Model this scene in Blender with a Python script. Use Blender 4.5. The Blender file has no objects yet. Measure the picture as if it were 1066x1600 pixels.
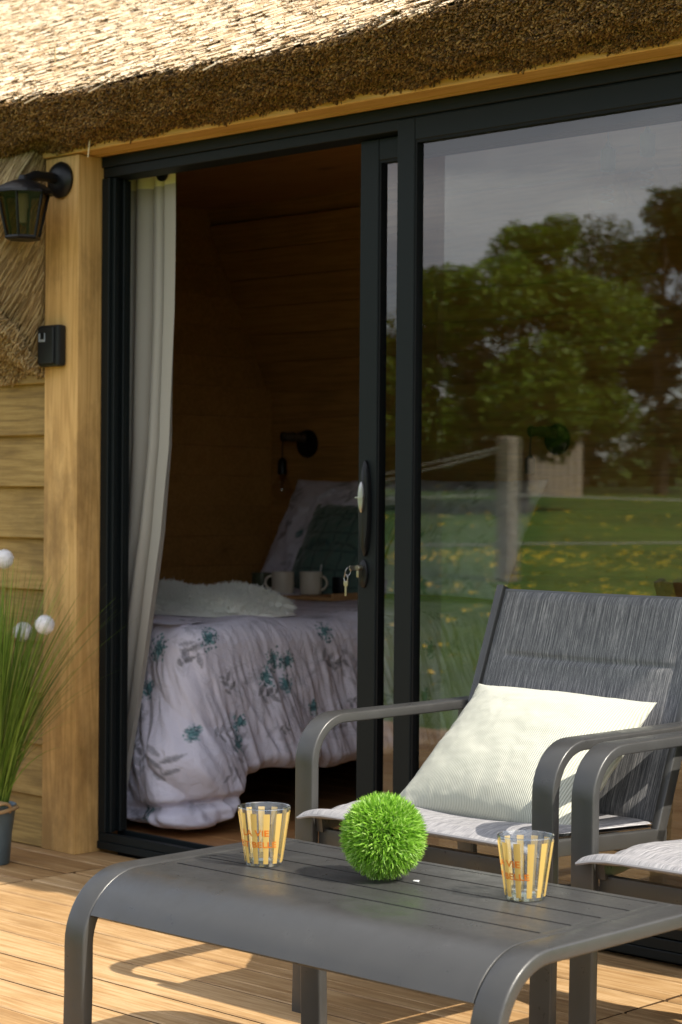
import bpy, bmesh, math, random
import numpy as np
from mathutils import Vector, Matrix, noise
R = math.radians
random.seed(7); rng = np.random.default_rng(7)
S = bpy.context.scene

# ------------------------------------------------------------------ camera
C = Vector((5.012, -4.099, 1.126))
phi, roll, pitch = R(43.9), 0.0076, -26.0/3150.0
d0 = Vector((-math.sin(phi), math.cos(phi), 0)); r0 = Vector((math.cos(phi), math.sin(phi), 0)); u0 = Vector((0, 0, 1))
fw = d0*math.cos(pitch)+u0*math.sin(pitch); up = u0*math.cos(pitch)-d0*math.sin(pitch)
rt = r0*math.cos(roll)+up*math.sin(roll); uu = up*math.cos(roll)-r0*math.sin(roll)
cam = bpy.data.cameras.new("camera"); co = bpy.data.objects.new("camera", cam); S.collection.objects.link(co)
co.matrix_world = Matrix(((rt.x, uu.x, -fw.x, C.x), (rt.y, uu.y, -fw.y, C.y), (rt.z, uu.z, -fw.z, C.z), (0, 0, 0, 1)))
cam.sensor_fit = 'VERTICAL'; cam.sensor_height = 36.0; cam.lens = 3150/1600*36.0
cam.clip_start = 0.05; cam.clip_end = 2000
cam.dof.use_dof = True; cam.dof.focus_distance = 4.25; cam.dof.aperture_fstop = 6.8
S.camera = co

# ------------------------------------------------------------------ light
SUN = Vector((0.995*math.cos(R(46)), 0.10*math.cos(R(46)), math.sin(R(46)))).normalized()
W = bpy.data.worlds.new("World"); S.world = W; W.use_nodes = True
nt = W.node_tree; nt.nodes.clear()
out = nt.nodes.new('ShaderNodeOutputWorld'); bg = nt.nodes.new('ShaderNodeBackground')
sky = nt.nodes.new('ShaderNodeTexSky'); sky.sky_type = 'NISHITA'; sky.sun_disc = False
sky.sun_elevation = math.asin(SUN.z); sky.sun_rotation = math.atan2(SUN.x, SUN.y)
sky.air_density = 1.0; sky.dust_density = 1.6; sky.ozone_density = 1.0
tc = nt.nodes.new('ShaderNodeTexCoord'); mp = nt.nodes.new('ShaderNodeMapping'); mp.inputs['Scale'].default_value = (1, 1, 3.2)
nz = nt.nodes.new('ShaderNodeTexNoise'); nz.inputs['Scale'].default_value = 2.6; nz.inputs['Detail'].default_value = 8; nz.inputs['Roughness'].default_value = 0.55
cr = nt.nodes.new('ShaderNodeValToRGB'); cr.color_ramp.elements[0].position = 0.36; cr.color_ramp.elements[1].position = 0.62
cl = nt.nodes.new('ShaderNodeValToRGB'); cl.color_ramp.elements[0].color = (4.2, 4.3, 4.7, 1); cl.color_ramp.elements[1].color = (8.4, 8.2, 8.0, 1)
cl.color_ramp.elements[0].position = 0.35; cl.color_ramp.elements[1].position = 0.7
nz2 = nt.nodes.new('ShaderNodeTexNoise'); nz2.inputs['Scale'].default_value = 5.5; nz2.inputs['Detail'].default_value = 6
mx = nt.nodes.new('ShaderNodeMixRGB')
L = nt.links.new
L(tc.outputs['Generated'], mp.inputs['Vector']); L(mp.outputs[0], nz.inputs['Vector']); L(mp.outputs[0], nz2.inputs['Vector'])
L(nz.outputs['Fac'], cr.inputs['Fac']); L(nz2.outputs['Fac'], cl.inputs['Fac'])
L(cr.outputs['Color'], mx.inputs['Fac']); L(sky.outputs['Color'], mx.inputs['Color1']); L(cl.outputs['Color'], mx.inputs['Color2'])
L(mx.outputs['Color'], bg.inputs['Color']); bg.inputs['Strength'].default_value = 0.14; L(bg.outputs[0], out.inputs[0])
sl = bpy.data.lights.new("sun", 'SUN'); sl.energy = 4.3; sl.angle = R(0.53); sl.color = (1.0, 0.93, 0.82)
so = bpy.data.objects.new("sun", sl); S.collection.objects.link(so); so.rotation_euler = SUN.to_track_quat('Z', 'Y').to_euler()
S.view_settings.view_transform = 'Standard'; S.view_settings.look = 'None'; S.view_settings.exposure = 0.85; S.view_settings.gamma = 1.0
S.view_settings.use_curve_mapping = False
S.render.engine = 'CYCLES'
S.cycles.max_bounces = 10; S.cycles.transparent_max_bounces = 16; S.cycles.diffuse_bounces = 4; S.cycles.caustics_reflective = False; S.cycles.caustics_refractive = False

# ------------------------------------------------------------------ object helpers
def link(name, me, mat=None, parent=None):
    o = bpy.data.objects.new(name, me); S.collection.objects.link(o)
    if mat is not None and len(me.materials) == 0: me.materials.append(mat)
    if parent is not None: o.parent = parent
    return o
def thing(name, label, cat, loc=(0, 0, 0), group=None, rz=0):
    o = bpy.data.objects.new(name, None); S.collection.objects.link(o); o.location = loc; o.rotation_euler = (0, 0, rz)
    o.empty_display_size = 0.05; o['label'] = label; o['category'] = cat
    if group: o['group'] = group
    return o
def tag(o, label, cat, group=None):
    o['label'] = label; o['category'] = cat
    if group: o['group'] = group
    return o
def smooth(me, ang=35):
    me.polygons.foreach_set('use_smooth', [True]*len(me.polygons))
    me.set_sharp_from_angle(angle=R(ang)); return me
def mesh(name, V, F, sm=None):
    me = bpy.data.meshes.new(name); me.from_pydata([tuple(v) for v in V], [], F); me.update()
    if sm: smooth(me, sm)
    return me
def fast_mesh(name, V, F, sm=False):
    """V (n,3), F (m,k) arrays with constant k"""
    V = np.asarray(V, np.float32); F = np.asarray(F, np.int32); k = F.shape[1]
    me = bpy.data.meshes.new(name); me.vertices.add(len(V)); me.vertices.foreach_set('co', V.ravel())
    me.loops.add(F.size); me.loops.foreach_set('vertex_index', F.ravel())
    me.polygons.add(len(F)); me.polygons.foreach_set('loop_start', np.arange(0, F.size, k, dtype=np.int32))
    if sm: me.polygons.foreach_set('use_smooth', np.ones(len(F), bool))
    me.update(calc_edges=True); me.validate(); return me
def bm_mesh(name, bm, sm=35):
    me = bpy.data.meshes.new(name); bmesh.ops.recalc_face_normals(bm, faces=bm.faces); bm.to_mesh(me); bm.free()
    if sm: smooth(me, sm)
    return me
def bm_box(bm, a, b, bev=0.0, seg=2):
    r = bmesh.ops.create_cube(bm, size=1.0); vs = r['verts']
    a = Vector(a); b = Vector(b)
    for v in vs: v.co = Vector(((a.x+b.x)/2+(b.x-a.x)*v.co.x, (a.y+b.y)/2+(b.y-a.y)*v.co.y, (a.z+b.z)/2+(b.z-a.z)*v.co.z))
    if bev > 0:
        es = set(e for v in vs for e in v.link_edges)
        bmesh.ops.bevel(bm, geom=list(es), offset=bev, segments=seg, affect='EDGES', profile=0.7)
def boxm(name, a, b, bev=0.0, seg=2):
    bm = bmesh.new(); bm_box(bm, a, b, bev, seg); return bm_mesh(name, bm)
def box(name, a, b, mat, parent=None, bev=0.0, seg=2): return link(name, boxm(name, a, b, bev, seg), mat, parent)
def lathe(name, prof, n=32, center=(0, 0, 0), axis='Z', sm=40, cap=True):
    V = []; F = []
    for (r, z) in prof:
        for i in range(n):
            a = 2*math.pi*i/n; x, y = r*math.cos(a), r*math.sin(a)
            p = (x, y, z) if axis == 'Z' else ((x, z, y) if axis == 'Y' else (z, x, y))
            V.append((p[0]+center[0], p[1]+center[1], p[2]+center[2]))
    for j in range(len(prof)-1):
        for i in range(n):
            F.append((j*n+i, j*n+(i+1) % n, (j+1)*n+(i+1) % n, (j+1)*n+i))
    if cap:
        if prof[0][0] > 1e-6: F.append(tuple(range(n)))
        if prof[-1][0] > 1e-6: F.append(tuple((len(prof)-1)*n+i for i in range(n)))
    me = mesh(name, V, F)
    bm = bmesh.new(); bm.from_mesh(me); bmesh.ops.remove_doubles(bm, verts=bm.verts, dist=1e-6); bmesh.ops.recalc_face_normals(bm, faces=bm.faces); bm.to_mesh(me); bm.free()
    return smooth(me, sm)
def tube(name, pts, r, n=8, closed=False, taper=None):
    pts = [Vector(p) for p in pts]; V = []; F = []; m = len(pts)
    prev = None
    for i, p in enumerate(pts):
        t = (pts[(i+1) % m]-pts[i-1]) if closed else (pts[min(i+1, m-1)]-pts[max(i-1, 0)])
        t.normalize()
        if prev is None:
            a = Vector((0, 0, 1)) if abs(t.z) < .9 else Vector((1, 0, 0)); x = t.cross(a).normalized()
        else: x = (prev-t*prev.dot(t)).normalized()
        prev = x; y = t.cross(x); rr = r*(taper(i/(m-1)) if taper else 1)
        for k in range(n):
            a = 2*math.pi*k/n; V.append(p+x*math.cos(a)*rr+y*math.sin(a)*rr)
    for i in range(m if closed else m-1):
        for k in range(n):
            j = (i+1) % m
            F.append((i*n+k, i*n+(k+1) % n, j*n+(k+1) % n, j*n+k))
    if not closed: F += [tuple(range(n))[::-1], tuple((m-1)*n+k for k in range(n))]
    return mesh(name, V, F, 50)
def rrect(w, h, r, n=3):
    P = []
    for cx, cy, a0 in ((w/2-r, h/2-r, 0), (-w/2+r, h/2-r, 90), (-w/2+r, -h/2+r, 180), (w/2-r, -h/2+r, 270)):
        for k in range(n+1):
            a = R(a0+90*k/n); P.append((cx+r*math.cos(a), cy+r*math.sin(a)))
    return P
def strap(name, path, x0, x1, th, r=0.004):
    """flat bar swept along a (y,z) path (its centre line), width in x"""
    prof = rrect(x1-x0, th, r); xc = (x0+x1)/2; V = []; F = []; n = len(prof); m = len(path)
    for i, (y, z) in enumerate(path):
        a = Vector(path[max(i-1, 0)]); b = Vector(path[min(i+1, m-1)]); t = (b-a).normalized(); nrm = Vector((-t.y, t.x))
        for px, py in prof: V.append((xc+px, y+nrm.x*py, z+nrm.y*py))
    for i in range(m-1):
        for k in range(n): F.append((i*n+k, i*n+(k+1) % n, (i+1)*n+(k+1) % n, (i+1)*n+k))
    F += [tuple(range(n)), tuple((m-1)*n+k for k in range(n))]
    me = mesh(name, V, F); bm = bmesh.new(); bm.from_mesh(me); bmesh.ops.recalc_face_normals(bm, faces=bm.faces); bm.to_mesh(me); bm.free()
    return smooth(me, 45)
def arc(cy, cz, r, a0, a1, n=9): return [(cy+r*math.cos(R(a0+(a1-a0)*k/n)), cz+r*math.sin(R(a0+(a1-a0)*k/n))) for k in range(n+1)]
def set_col(me, col, name='print'):
    a = me.color_attributes.new(name, 'FLOAT_COLOR', 'POINT'); a.data.foreach_set('color', np.asarray(col, np.float32).ravel())
def gridmesh(name, P, sm=True, close=False):
    """P (a,b,3) grid"""
    a, b = P.shape[:2]; I = np.arange(a*b).reshape(a, b)
    F = np.stack([I[:-1, :-1], I[1:, :-1], I[1:, 1:], I[:-1, 1:]], -1).reshape(-1, 4)
    return fast_mesh(name, P.reshape(-1, 3), F, sm)

# ------------------------------------------------------------------ material helpers
def newmat(name):
    m = bpy.data.materials.new(name); m.use_nodes = True; nt = m.node_tree
    return m, nt, nt.nodes['Principled BSDF']
def N(nt, t, **kw):
    n = nt.nodes.new(t)
    for k, v in kw.items():
        if k in n.inputs: n.inputs[k].default_value = v
        else: setattr(n, k, v)
    return n
def ramp(nt, stops):
    n = nt.nodes.new('ShaderNodeValToRGB'); e = n.color_ramp.elements
    while len(e) < len(stops): e.new(0.5)
    for i, (p, c) in enumerate(stops): e[i].position = p; e[i].color = (c[0], c[1], c[2], 1) if hasattr(c, '__len__') else (c, c, c, 1)
    return n
def plain(name, col, rough=0.5, metal=0.0, bump=0.0, bscale=200, spec=0.5, var=0.0):
    m, nt, b = newmat(name)
    b.inputs['Base Color'].default_value = (*col, 1); b.inputs['Roughness'].default_value = rough; b.inputs['Metallic'].default_value = metal
    b.inputs['Specular IOR Level'].default_value = spec
    tc = N(nt, 'ShaderNodeTexCoord')
    if var > 0:
        n2 = N(nt, 'ShaderNodeTexNoise', Scale=9.0, Detail=6.0); nt.links.new(tc.outputs['Object'], n2.inputs['Vector'])
        rp = ramp(nt, [(0.3, tuple(c*(1-var) for c in col)), (0.7, tuple(min(1, c*(1+var)) for c in col))])
        nt.links.new(n2.outputs['Fac'], rp.inputs['Fac']); nt.links.new(rp.outputs[0], b.inputs['Base Color'])
    if bump > 0:
        nz = N(nt, 'ShaderNodeTexNoise', Scale=bscale, Detail=3.0); bp = N(nt, 'ShaderNodeBump', Strength=bump, Distance=0.001)
        nt.links.new(tc.outputs['Object'], nz.inputs['Vector']); nt.links.new(nz.outputs['Fac'], bp.inputs['Height']); nt.links.new(bp.outputs[0], b.inputs['Normal'])
    return m
def wood(name, dark, mid, light, axis='X', scale=1.0, knots=0.6, rough=0.6, grime=0.25, bump=0.25, knotcol=None, vary=0.22, fine=1.0):
    m, nt, b = newmat(name); l = nt.links.new
    tc = N(nt, 'ShaderNodeTexCoord'); oi = N(nt, 'ShaderNodeObjectInfo')
    sc = N(nt, 'ShaderNodeVectorMath', operation='SCALE'); sc.inputs[0].default_value = (7.3, 3.1, 5.7); l(oi.outputs['Random'], sc.inputs['Scale'])
    ad = N(nt, 'ShaderNodeVectorMath', operation='ADD'); l(tc.outputs['Object'], ad.inputs[0]); l(sc.outputs[0], ad.inputs[1])
    st = {'X': (0.045, 1, 1), 'Y': (1, 0.045, 1), 'Z': (1, 1, 0.05)}[axis]
    st2 = {'X': (0.5, 1, 1), 'Y': (1, 0.5, 1), 'Z': (1, 1, 0.5)}[axis]
    # knots: voronoi cells, grain bends round them
    mk = N(nt, 'ShaderNodeMapping'); mk.inputs['Scale'].default_value = st2; l(ad.outputs[0], mk.inputs['Vector'])
    vo = N(nt, 'ShaderNodeTexVoronoi', Scale=3.6*scale); l(mk.outputs[0], vo.inputs['Vector'])
    kr = ramp(nt, [(0.0, 1.0), (0.055, 0.85), (0.10, 0.2), (0.22, 0.0)]); l(vo.outputs['Distance'], kr.inputs['Fac'])
    mp = N(nt, 'ShaderNodeMapping'); mp.inputs['Scale'].default_value = st; l(ad.outputs[0], mp.inputs['Vector'])
    n0 = N(nt, 'ShaderNodeTexNoise', Scale=11.0*scale, Detail=3.0); l(mp.outputs[0], n0.inputs['Vector'])
    # growth rings: sine of warped coordinate
    mul = N(nt, 'ShaderNodeMath', operation='MULTIPLY'); mul.inputs[1].default_value = 58.0; l(n0.outputs['Fac'], mul.inputs[0])
    ak = N(nt, 'ShaderNodeMath', operation='MULTIPLY_ADD'); ak.inputs[1].default_value = -5.0; l(vo.outputs['Distance'], ak.inputs[0]); l(mul.outputs[0], ak.inputs[2])
    sn = N(nt, 'ShaderNodeMath', operation='SINE'); l(ak.outputs[0], sn.inputs[0])
    n1 = N(nt, 'ShaderNodeTexNoise', Scale=150.0*scale, Detail=5.0, Roughness=0.75); l(mp.outputs[0], n1.inputs['Vector'])
    n2 = N(nt, 'ShaderNodeTexNoise', Scale=5.0*scale, Detail=3.0); l(ad.outputs[0], n2.inputs['Vector'])
    c1 = N(nt, 'ShaderNodeMath', operation='MULTIPLY_ADD'); c1.inputs[1].default_value = 0.10; c1.inputs[2].default_value = 0.775-0.5*fine; l(sn.outputs[0], c1.inputs[0])
    c2 = N(nt, 'ShaderNodeMath', operation='MULTIPLY_ADD'); c2.inputs[1].default_value = fine; l(n1.outputs['Fac'], c2.inputs[0]); l(c1.outputs[0], c2.inputs[2])
    c3 = N(nt, 'ShaderNodeMath', operation='MULTIPLY_ADD'); c3.inputs[1].default_value = 0.36; l(n2.outputs['Fac'], c3.inputs[0]); l(c2.outputs[0], c3.inputs[2])
    c4 = N(nt, 'ShaderNodeMath', operation='ADD'); rr = N(nt, 'ShaderNodeMath', operation='MULTIPLY_ADD'); rr.inputs[1].default_value = vary; rr.inputs[2].default_value = -0.46-vary/2
    l(oi.outputs['Random'], rr.inputs[0]); l(c3.outputs[0], c4.inputs[0]); l(rr.outputs[0], c4.inputs[1])
    rp = ramp(nt, [(0.2, dark), (0.5, mid), (0.8, light)]); l(c4.outputs[0], rp.inputs['Fac'])
    kc = knotcol or tuple(c*0.25 for c in dark)
    # only some cells carry a knot
    sep = N(nt, 'ShaderNodeSeparateColor'); l(vo.outputs['Color'], sep.inputs[0])
    gt = N(nt, 'ShaderNodeMath', operation='LESS_THAN'); gt.inputs[1].default_value = knots; l(sep.outputs[0], gt.inputs[0])
    km = N(nt, 'ShaderNodeMath', operation='MULTIPLY'); l(kr.outputs[0], km.inputs[0]); l(gt.outputs[0], km.inputs[1])
    km2 = N(nt, 'ShaderNodeMath', operation='MULTIPLY'); km2.inputs[1].default_value = 0.75; l(km.outputs[0], km2.inputs[0])
    mxk = N(nt, 'ShaderNodeMixRGB'); mxk.inputs['Color2'].default_value = (*kc, 1); l(km2.outputs[0], mxk.inputs['Fac']); l(rp.outputs[0], mxk.inputs['Color1'])
    # grime blotches
    n3 = N(nt, 'ShaderNodeTexNoise', Scale=3.3*scale, Detail=9.0, Roughness=0.7); mg = N(nt, 'ShaderNodeMapping'); mg.inputs['Scale'].default_value = st2; l(ad.outputs[0], mg.inputs['Vector']); l(mg.outputs[0], n3.inputs['Vector'])
    gr = ramp(nt, [(0.50, 0.0), (0.66, 1.0)]); l(n3.outputs['Fac'], gr.inputs['Fac'])
    gm = N(nt, 'ShaderNodeMath', operation='MULTIPLY'); gm.inputs[1].default_value = grime; l(gr.outputs[0], gm.inputs[0])
    mxg = N(nt, 'ShaderNodeMixRGB'); mxg.inputs['Color2'].default_value = (dark[0]*.45, dark[1]*.45, dark[2]*.5, 1); l(gm.outputs[0], mxg.inputs['Fac']); l(mxk.outputs[0], mxg.inputs['Color1'])
    l(mxg.outputs[0], b.inputs['Base Color']); b.inputs['Roughness'].default_value = rough; b.inputs['Specular IOR Level'].default_value = 0.3
    bp = N(nt, 'ShaderNodeBump', Strength=bump, Distance=0.002); l(c2.outputs[0], bp.inputs['Height']); l(bp.outputs[0], b.inputs['Normal'])
    return m
def straw(name, cols, rough=0.6):
    m, nt, b = newmat(name); l = nt.links.new
    g = N(nt, 'ShaderNodeNewGeometry'); rp = ramp(nt, cols); l(g.outputs['Random Per Island'], rp.inputs['Fac'])
    l(rp.outputs[0], b.inputs['Base Color']); b.inputs['Roughness'].default_value = rough; b.inputs['Specular IOR Level'].default_value = 0.35
    return m
def leafmat(name, cols, trans=0.35, rough=0.5):
    m, nt, b = newmat(name); l = nt.links.new
    g = N(nt, 'ShaderNodeNewGeometry'); rp = ramp(nt, cols); l(g.outputs['Random Per Island'], rp.inputs['Fac'])
    l(rp.outputs[0], b.inputs['Base Color']); b.inputs['Roughness'].default_value = rough
    tr = N(nt, 'ShaderNodeBsdfTranslucent'); l(rp.outputs[0], tr.inputs['Color']); mx = N(nt, 'ShaderNodeMixShader'); mx.inputs[0].default_value = trans
    l(b.outputs[0], mx.inputs[1]); l(tr.outputs[0], mx.inputs[2]); l(mx.outputs[0], nt.nodes['Material Output'].inputs[0])
    return m
def thinglass(name, base=0.05, gain=1.0, tint=(1, 1, 1), rough=0.0, ior=1.5):
    m, nt, b = newmat(name); nt.nodes.remove(b); l = nt.links.new
    lw = N(nt, 'ShaderNodeLayerWeight'); lw.inputs['Blend'].default_value = 0.5; pw = N(nt, 'ShaderNodeMath', operation='POWER'); pw.inputs[1].default_value = 5.0; l(lw.outputs['Facing'], pw.inputs[0])
    fr = N(nt, 'ShaderNodeMath', operation='MULTIPLY_ADD'); fr.inputs[1].default_value = 0.6; fr.inputs[2].default_value = 0.045; l(pw.outputs[0], fr.inputs[0])
    mu = N(nt, 'ShaderNodeMath', operation='MULTIPLY_ADD', use_clamp=True); mu.inputs[1].default_value = gain; mu.inputs[2].default_value = base; l(fr.outputs[0], mu.inputs[0])
    tr = N(nt, 'ShaderNodeBsdfTransparent'); tr.inputs[0].default_value = (*tint, 1)
    gl = N(nt, 'ShaderNodeBsdfGlossy'); gl.inputs['Roughness'].default_value = rough
    mx = N(nt, 'ShaderNodeMixShader'); l(mu.outputs[0], mx.inputs[0]); l(tr.outputs[0], mx.inputs[1]); l(gl.outputs[0], mx.inputs[2])
    l(mx.outputs[0], nt.nodes['Material Output'].inputs[0]); return m
def fabric(name, col, attr=None, bump=0.4, scale=900, rough=0.9, sheen=0.2, wr=0.0, wscale=14):
    m, nt, b = newmat(name); l = nt.links.new
    b.inputs['Base Color'].default_value = (*col, 1); b.inputs['Roughness'].default_value = rough; b.inputs['Sheen Weight'].default_value = sheen; b.inputs['Specular IOR Level'].default_value = 0.2
    tc = N(nt, 'ShaderNodeTexCoord')
    if attr:
        at = N(nt, 'ShaderNodeAttribute', attribute_name=attr); l(at.outputs['Color'], b.inputs['Base Color'])
    nz = N(nt, 'ShaderNodeTexNoise', Scale=scale, Detail=2.0); l(tc.outputs['Object'], nz.inputs['Vector'])
    bp = N(nt, 'ShaderNodeBump', Strength=bump, Distance=0.0006); l(nz.outputs['Fac'], bp.inputs['Height'])
    if wr > 0:
        n2 = N(nt, 'ShaderNodeTexNoise', Scale=wscale, Detail=5.0, Roughness=0.6, Distortion=1.2); l(tc.outputs['Object'], n2.inputs['Vector'])
        b2 = N(nt, 'ShaderNodeBump', Strength=wr, Distance=0.012); l(n2.outputs['Fac'], b2.inputs['Height']); l(b2.outputs[0], bp.inputs['Normal'])
    l(bp.outputs[0], b.inputs['Normal']); return m

M = {}
M['deck'] = wood('deck_wood', (0.27, 0.145, 0.055), (0.41, 0.25, 0.11), (0.56, 0.38, 0.20), 'X', 1.25, 0.55, 0.55, 0.30, 0.35, knotcol=(0.13, 0.065, 0.028), vary=0.34)
M['deckedge'] = plain('shaded_board_edge', (0.075, 0.040, 0.016), 0.85, 0, 0.3, 200, 0.2, 0.3)  # shade of the board gaps, put into the colour of sides and ends
M['post'] = wood('post_wood', (0.43, 0.245, 0.075), (0.60, 0.365, 0.130), (0.70, 0.455, 0.185), 'Z', 1.0, 0.45, 0.6, 0.65, 0.12, knotcol=(0.13, 0.08, 0.035), fine=0.55)
M['clap'] = wood('clapboard_wood', (0.165, 0.098, 0.024), (0.295, 0.188, 0.052), (0.40, 0.27, 0.088), 'X', 1.0, 0.5, 0.65, 0.4, 0.3, knotcol=(0.15, 0.08, 0.03))
M['fascia'] = wood('fascia_wood', (0.42, 0.22, 0.06), (0.58, 0.33, 0.10), (0.66, 0.42, 0.16), 'X', 1.0, 0.3, 0.6, 0.1, 0.2)
M['inwood'] = wood('interior_wood', (0.28, 0.145, 0.044), (0.41, 0.21, 0.062), (0.50, 0.27, 0.085), 'X', 1.0, 0.6, 0.55, 0.1, 0.2)
M['floor'] = wood('floor_wood', (0.30, 0.14, 0.05), (0.42, 0.2, 0.075), (0.5, 0.27, 0.11), 'X', 1.0, 0.3, 0.4, 0.1, 0.1)
M['tray'] = wood('tray_wood', (0.30, 0.15, 0.05), (0.42, 0.23, 0.09), (0.5, 0.3, 0.13), 'X', 2.0, 0.2, 0.5, 0.1, 0.1)
M['frame'] = plain('anthracite_frame', (0.0065, 0.0095, 0.0105), 0.5, 0.0, 0.1, 600, 0.18)
M['gasket'] = plain('black_gasket', (0.003, 0.004, 0.005), 0.6, 0, 0, 200, 0.2)
M['metal'] = plain('grey_powder_coat', (0.064, 0.0635, 0.061), 0.34, 0.4, 0.12, 900, 0.5, 0.05)
M['black'] = plain('black_plastic', (0.006, 0.006, 0.0065), 0.4, 0, 0.15, 400, 0.3)
M['keybox'] = plain('dark_grey_plastic', (0.010, 0.0115, 0.012), 0.5, 0, 0.2, 500, 0.3)
M['chrome'] = plain('brushed_steel', (0.42, 0.41, 0.39), 0.35, 1.0)
M['brass'] = plain('pale_brass', (0.36, 0.33, 0.24), 0.4, 1.0)
M['pane'] = thinglass('window_glass', 0.025, 2.0, (0.80, 0.84, 0.81))
M['lampglass'] = thinglass('lantern_glass', 0.0, 0.6, (0.52, 0.45, 0.28), 0.05)
M['bulbglass'] = thinglass('bulb_glass', 0.0, 1.0, (0.94, 0.92, 0.88))
M['cupglass'] = thinglass('tumbler_glass', 0.03, 1.3, (0.96, 0.97, 0.97))

def dusty(m):
    nt = m.node_tree; b = nt.nodes['Principled BSDF']; tc = N(nt, 'ShaderNodeTexCoord'); nz = N(nt, 'ShaderNodeTexNoise', Scale=22.0, Detail=8.0, Roughness=0.7)
    nt.links.new(tc.outputs['Object'], nz.inputs['Vector']); rp = ramp(nt, [(0.35, 0.27), (0.65, 0.47)]); nt.links.new(nz.outputs['Fac'], rp.inputs['Fac']); nt.links.new(rp.outputs[0], b.inputs['Roughness'])
dusty(M['metal'])
# ------------------------------------------------------------------ ground, deck
ZD = -0.018
def lawn_mat():
    m, nt, b = newmat('lawn_grass'); l = nt.links.new; tc = N(nt, 'ShaderNodeTexCoord')
    n1 = N(nt, 'ShaderNodeTexNoise', Scale=0.35, Detail=6.0); n2 = N(nt, 'ShaderNodeTexNoise', Scale=14.0, Detail=5.0, Roughness=0.7)
    l(tc.outputs['Object'], n1.inputs['Vector']); l(tc.outputs['Object'], n2.inputs['Vector'])
    ad = N(nt, 'ShaderNodeMath', operation='ADD'); l(n1.outputs['Fac'], ad.inputs[0]); l(n2.outputs['Fac'], ad.inputs[1])
    rp = ramp(nt, [(0.7/2, (0.035, 0.085, 0.006)), (1.0/2, (0.07, 0.145, 0.010)), (1.35/2, (0.125, 0.215, 0.018))])
    hf = N(nt, 'ShaderNodeMath', operation='MULTIPLY'); hf.inputs[1].default_value = 0.5; l(ad.outputs[0], hf.inputs[0]); l(hf.outputs[0], rp.inputs['Fac'])
    l(rp.outputs[0], b.inputs['Base Color']); b.inputs['Roughness'].default_value = 0.9
    bp = N(nt, 'ShaderNodeBump', Strength=0.8, Distance=0.05); l(n2.outputs['Fac'], bp.inputs['Height']); l(bp.outputs[0], b.inputs['Normal']); return m
M['lawn'] = lawn_mat()
n = 90; xs = np.sign(np.linspace(-1, 1, n))*np.abs(np.linspace(-1, 1, n))**3*700
X, Y = np.meshgrid(xs, xs, indexing='ij'); Zg = np.full_like(X, -0.32)
dist = np.hypot(X, Y+3); Zg += np.clip((dist-9)/32, 0, 1)**1.2*1.72+np.clip((dist-41)/400, 0, 1.0)*1.0
lawn = link('lawn', gridmesh('lawn', np.stack([X, Y, Zg], -1)), M['lawn']); lawn['kind'] = 'structure'

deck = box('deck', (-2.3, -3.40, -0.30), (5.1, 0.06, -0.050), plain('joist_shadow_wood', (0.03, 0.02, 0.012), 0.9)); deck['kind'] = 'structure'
bw = 0.1585
def deckboard(L):
    hw = bw/2-0.0038; t = 0.028; c = 0.0030; g = 0.0016
    prof = [(-hw, -t), (-hw, -c), (-hw+c, 0), (-0.0215, 0), (-0.019, -g), (-0.0165, 0), (hw-c, 0), (hw, -c), (hw, -t)]
    V = []; F = []
    for x in (0, L):
        for (y, z) in prof: V.append((x, y, z))
    k = len(prof)
    for i in range(k-1): F.append((i, i+1, k+i+1, k+i))
    F += [tuple(range(k))[::-1], tuple(range(k, 2*k))]
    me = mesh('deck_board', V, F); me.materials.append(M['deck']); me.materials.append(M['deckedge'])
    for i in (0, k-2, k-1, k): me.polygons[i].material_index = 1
    return me
joints = [-2.2, 0.225, 2.372, 5.0]
bms = [deckboard(joints[i+1]-joints[i]-0.006) for i in range(3)]
for r_ in range(21):
    yc = -0.119+bw/2 - r_*bw
    for i in range(3):
        o = link('deck_board', bms[i], None, deck)
        o.location = (joints[i]+0.003, yc-(0.02 if i == 0 else 0)+random.uniform(-.0015, .0015), ZD+random.uniform(-0.0012, 0.0008)); o.rotation_euler = (random.uniform(-.010, .010), 0, random.uniform(-.0008, .0008))

# ------------------------------------------------------------------ cabin shell
ifl = box('interior_floor', (-2.0, 0.095, -0.12), (3.1, 2.6, -0.012), M['gasket']); ifl['kind'] = 'structure'
fb = boxm('floor_board', (-1.9, 0, 0), (3.0, 0.136, 0.014), 0.002, 1); fb.materials.append(M['floor'])
for k in range(17):
    o = link('floor_board', fb, None, ifl); o.location = (0, 0.10+0.139*k, -0.012)
def shellbox(name, a, b, mat=None):
    o = box(name, a, b, mat or M['inwood']); o['kind'] = 'structure'; return o
XL, YB = -1.70, 2.41
bwall = shellbox('back_wall', (XL-0.12, YB+0.02, -0.1), (3.1, YB+0.12, 1.62))
lwall = shellbox('left_wall', (XL-0.12, 0.10, -0.1), (XL-0.02, YB+0.02, 2.46))
shellbox('right_wall', (2.98, 0.10, -0.1), (3.10, YB+0.02, 2.46))
pb = boxm('plank', (XL, 0, 0), (2.98, 0.018, 0.1338), 0.0016, 1); pb.materials.append(M['inwood'])
for k in range(12):
    o = link('plank', pb, None, bwall); o.location = (0, YB, 0.0+0.1345*k)
pl = boxm('plank', (0, 0.10, 0), (0.018, YB, 0.1338), 0.0016, 1); pl.materials.append(M['inwood'])
for k in range(18):
    o = link('plank', pl, None, lwall); o.location = (XL-0.018, 0, 0.0+0.1345*k)
ceil = shellbox('ceiling', (XL-0.1, 0.09, 2.40), (3.1, 2.06, 2.45))
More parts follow.
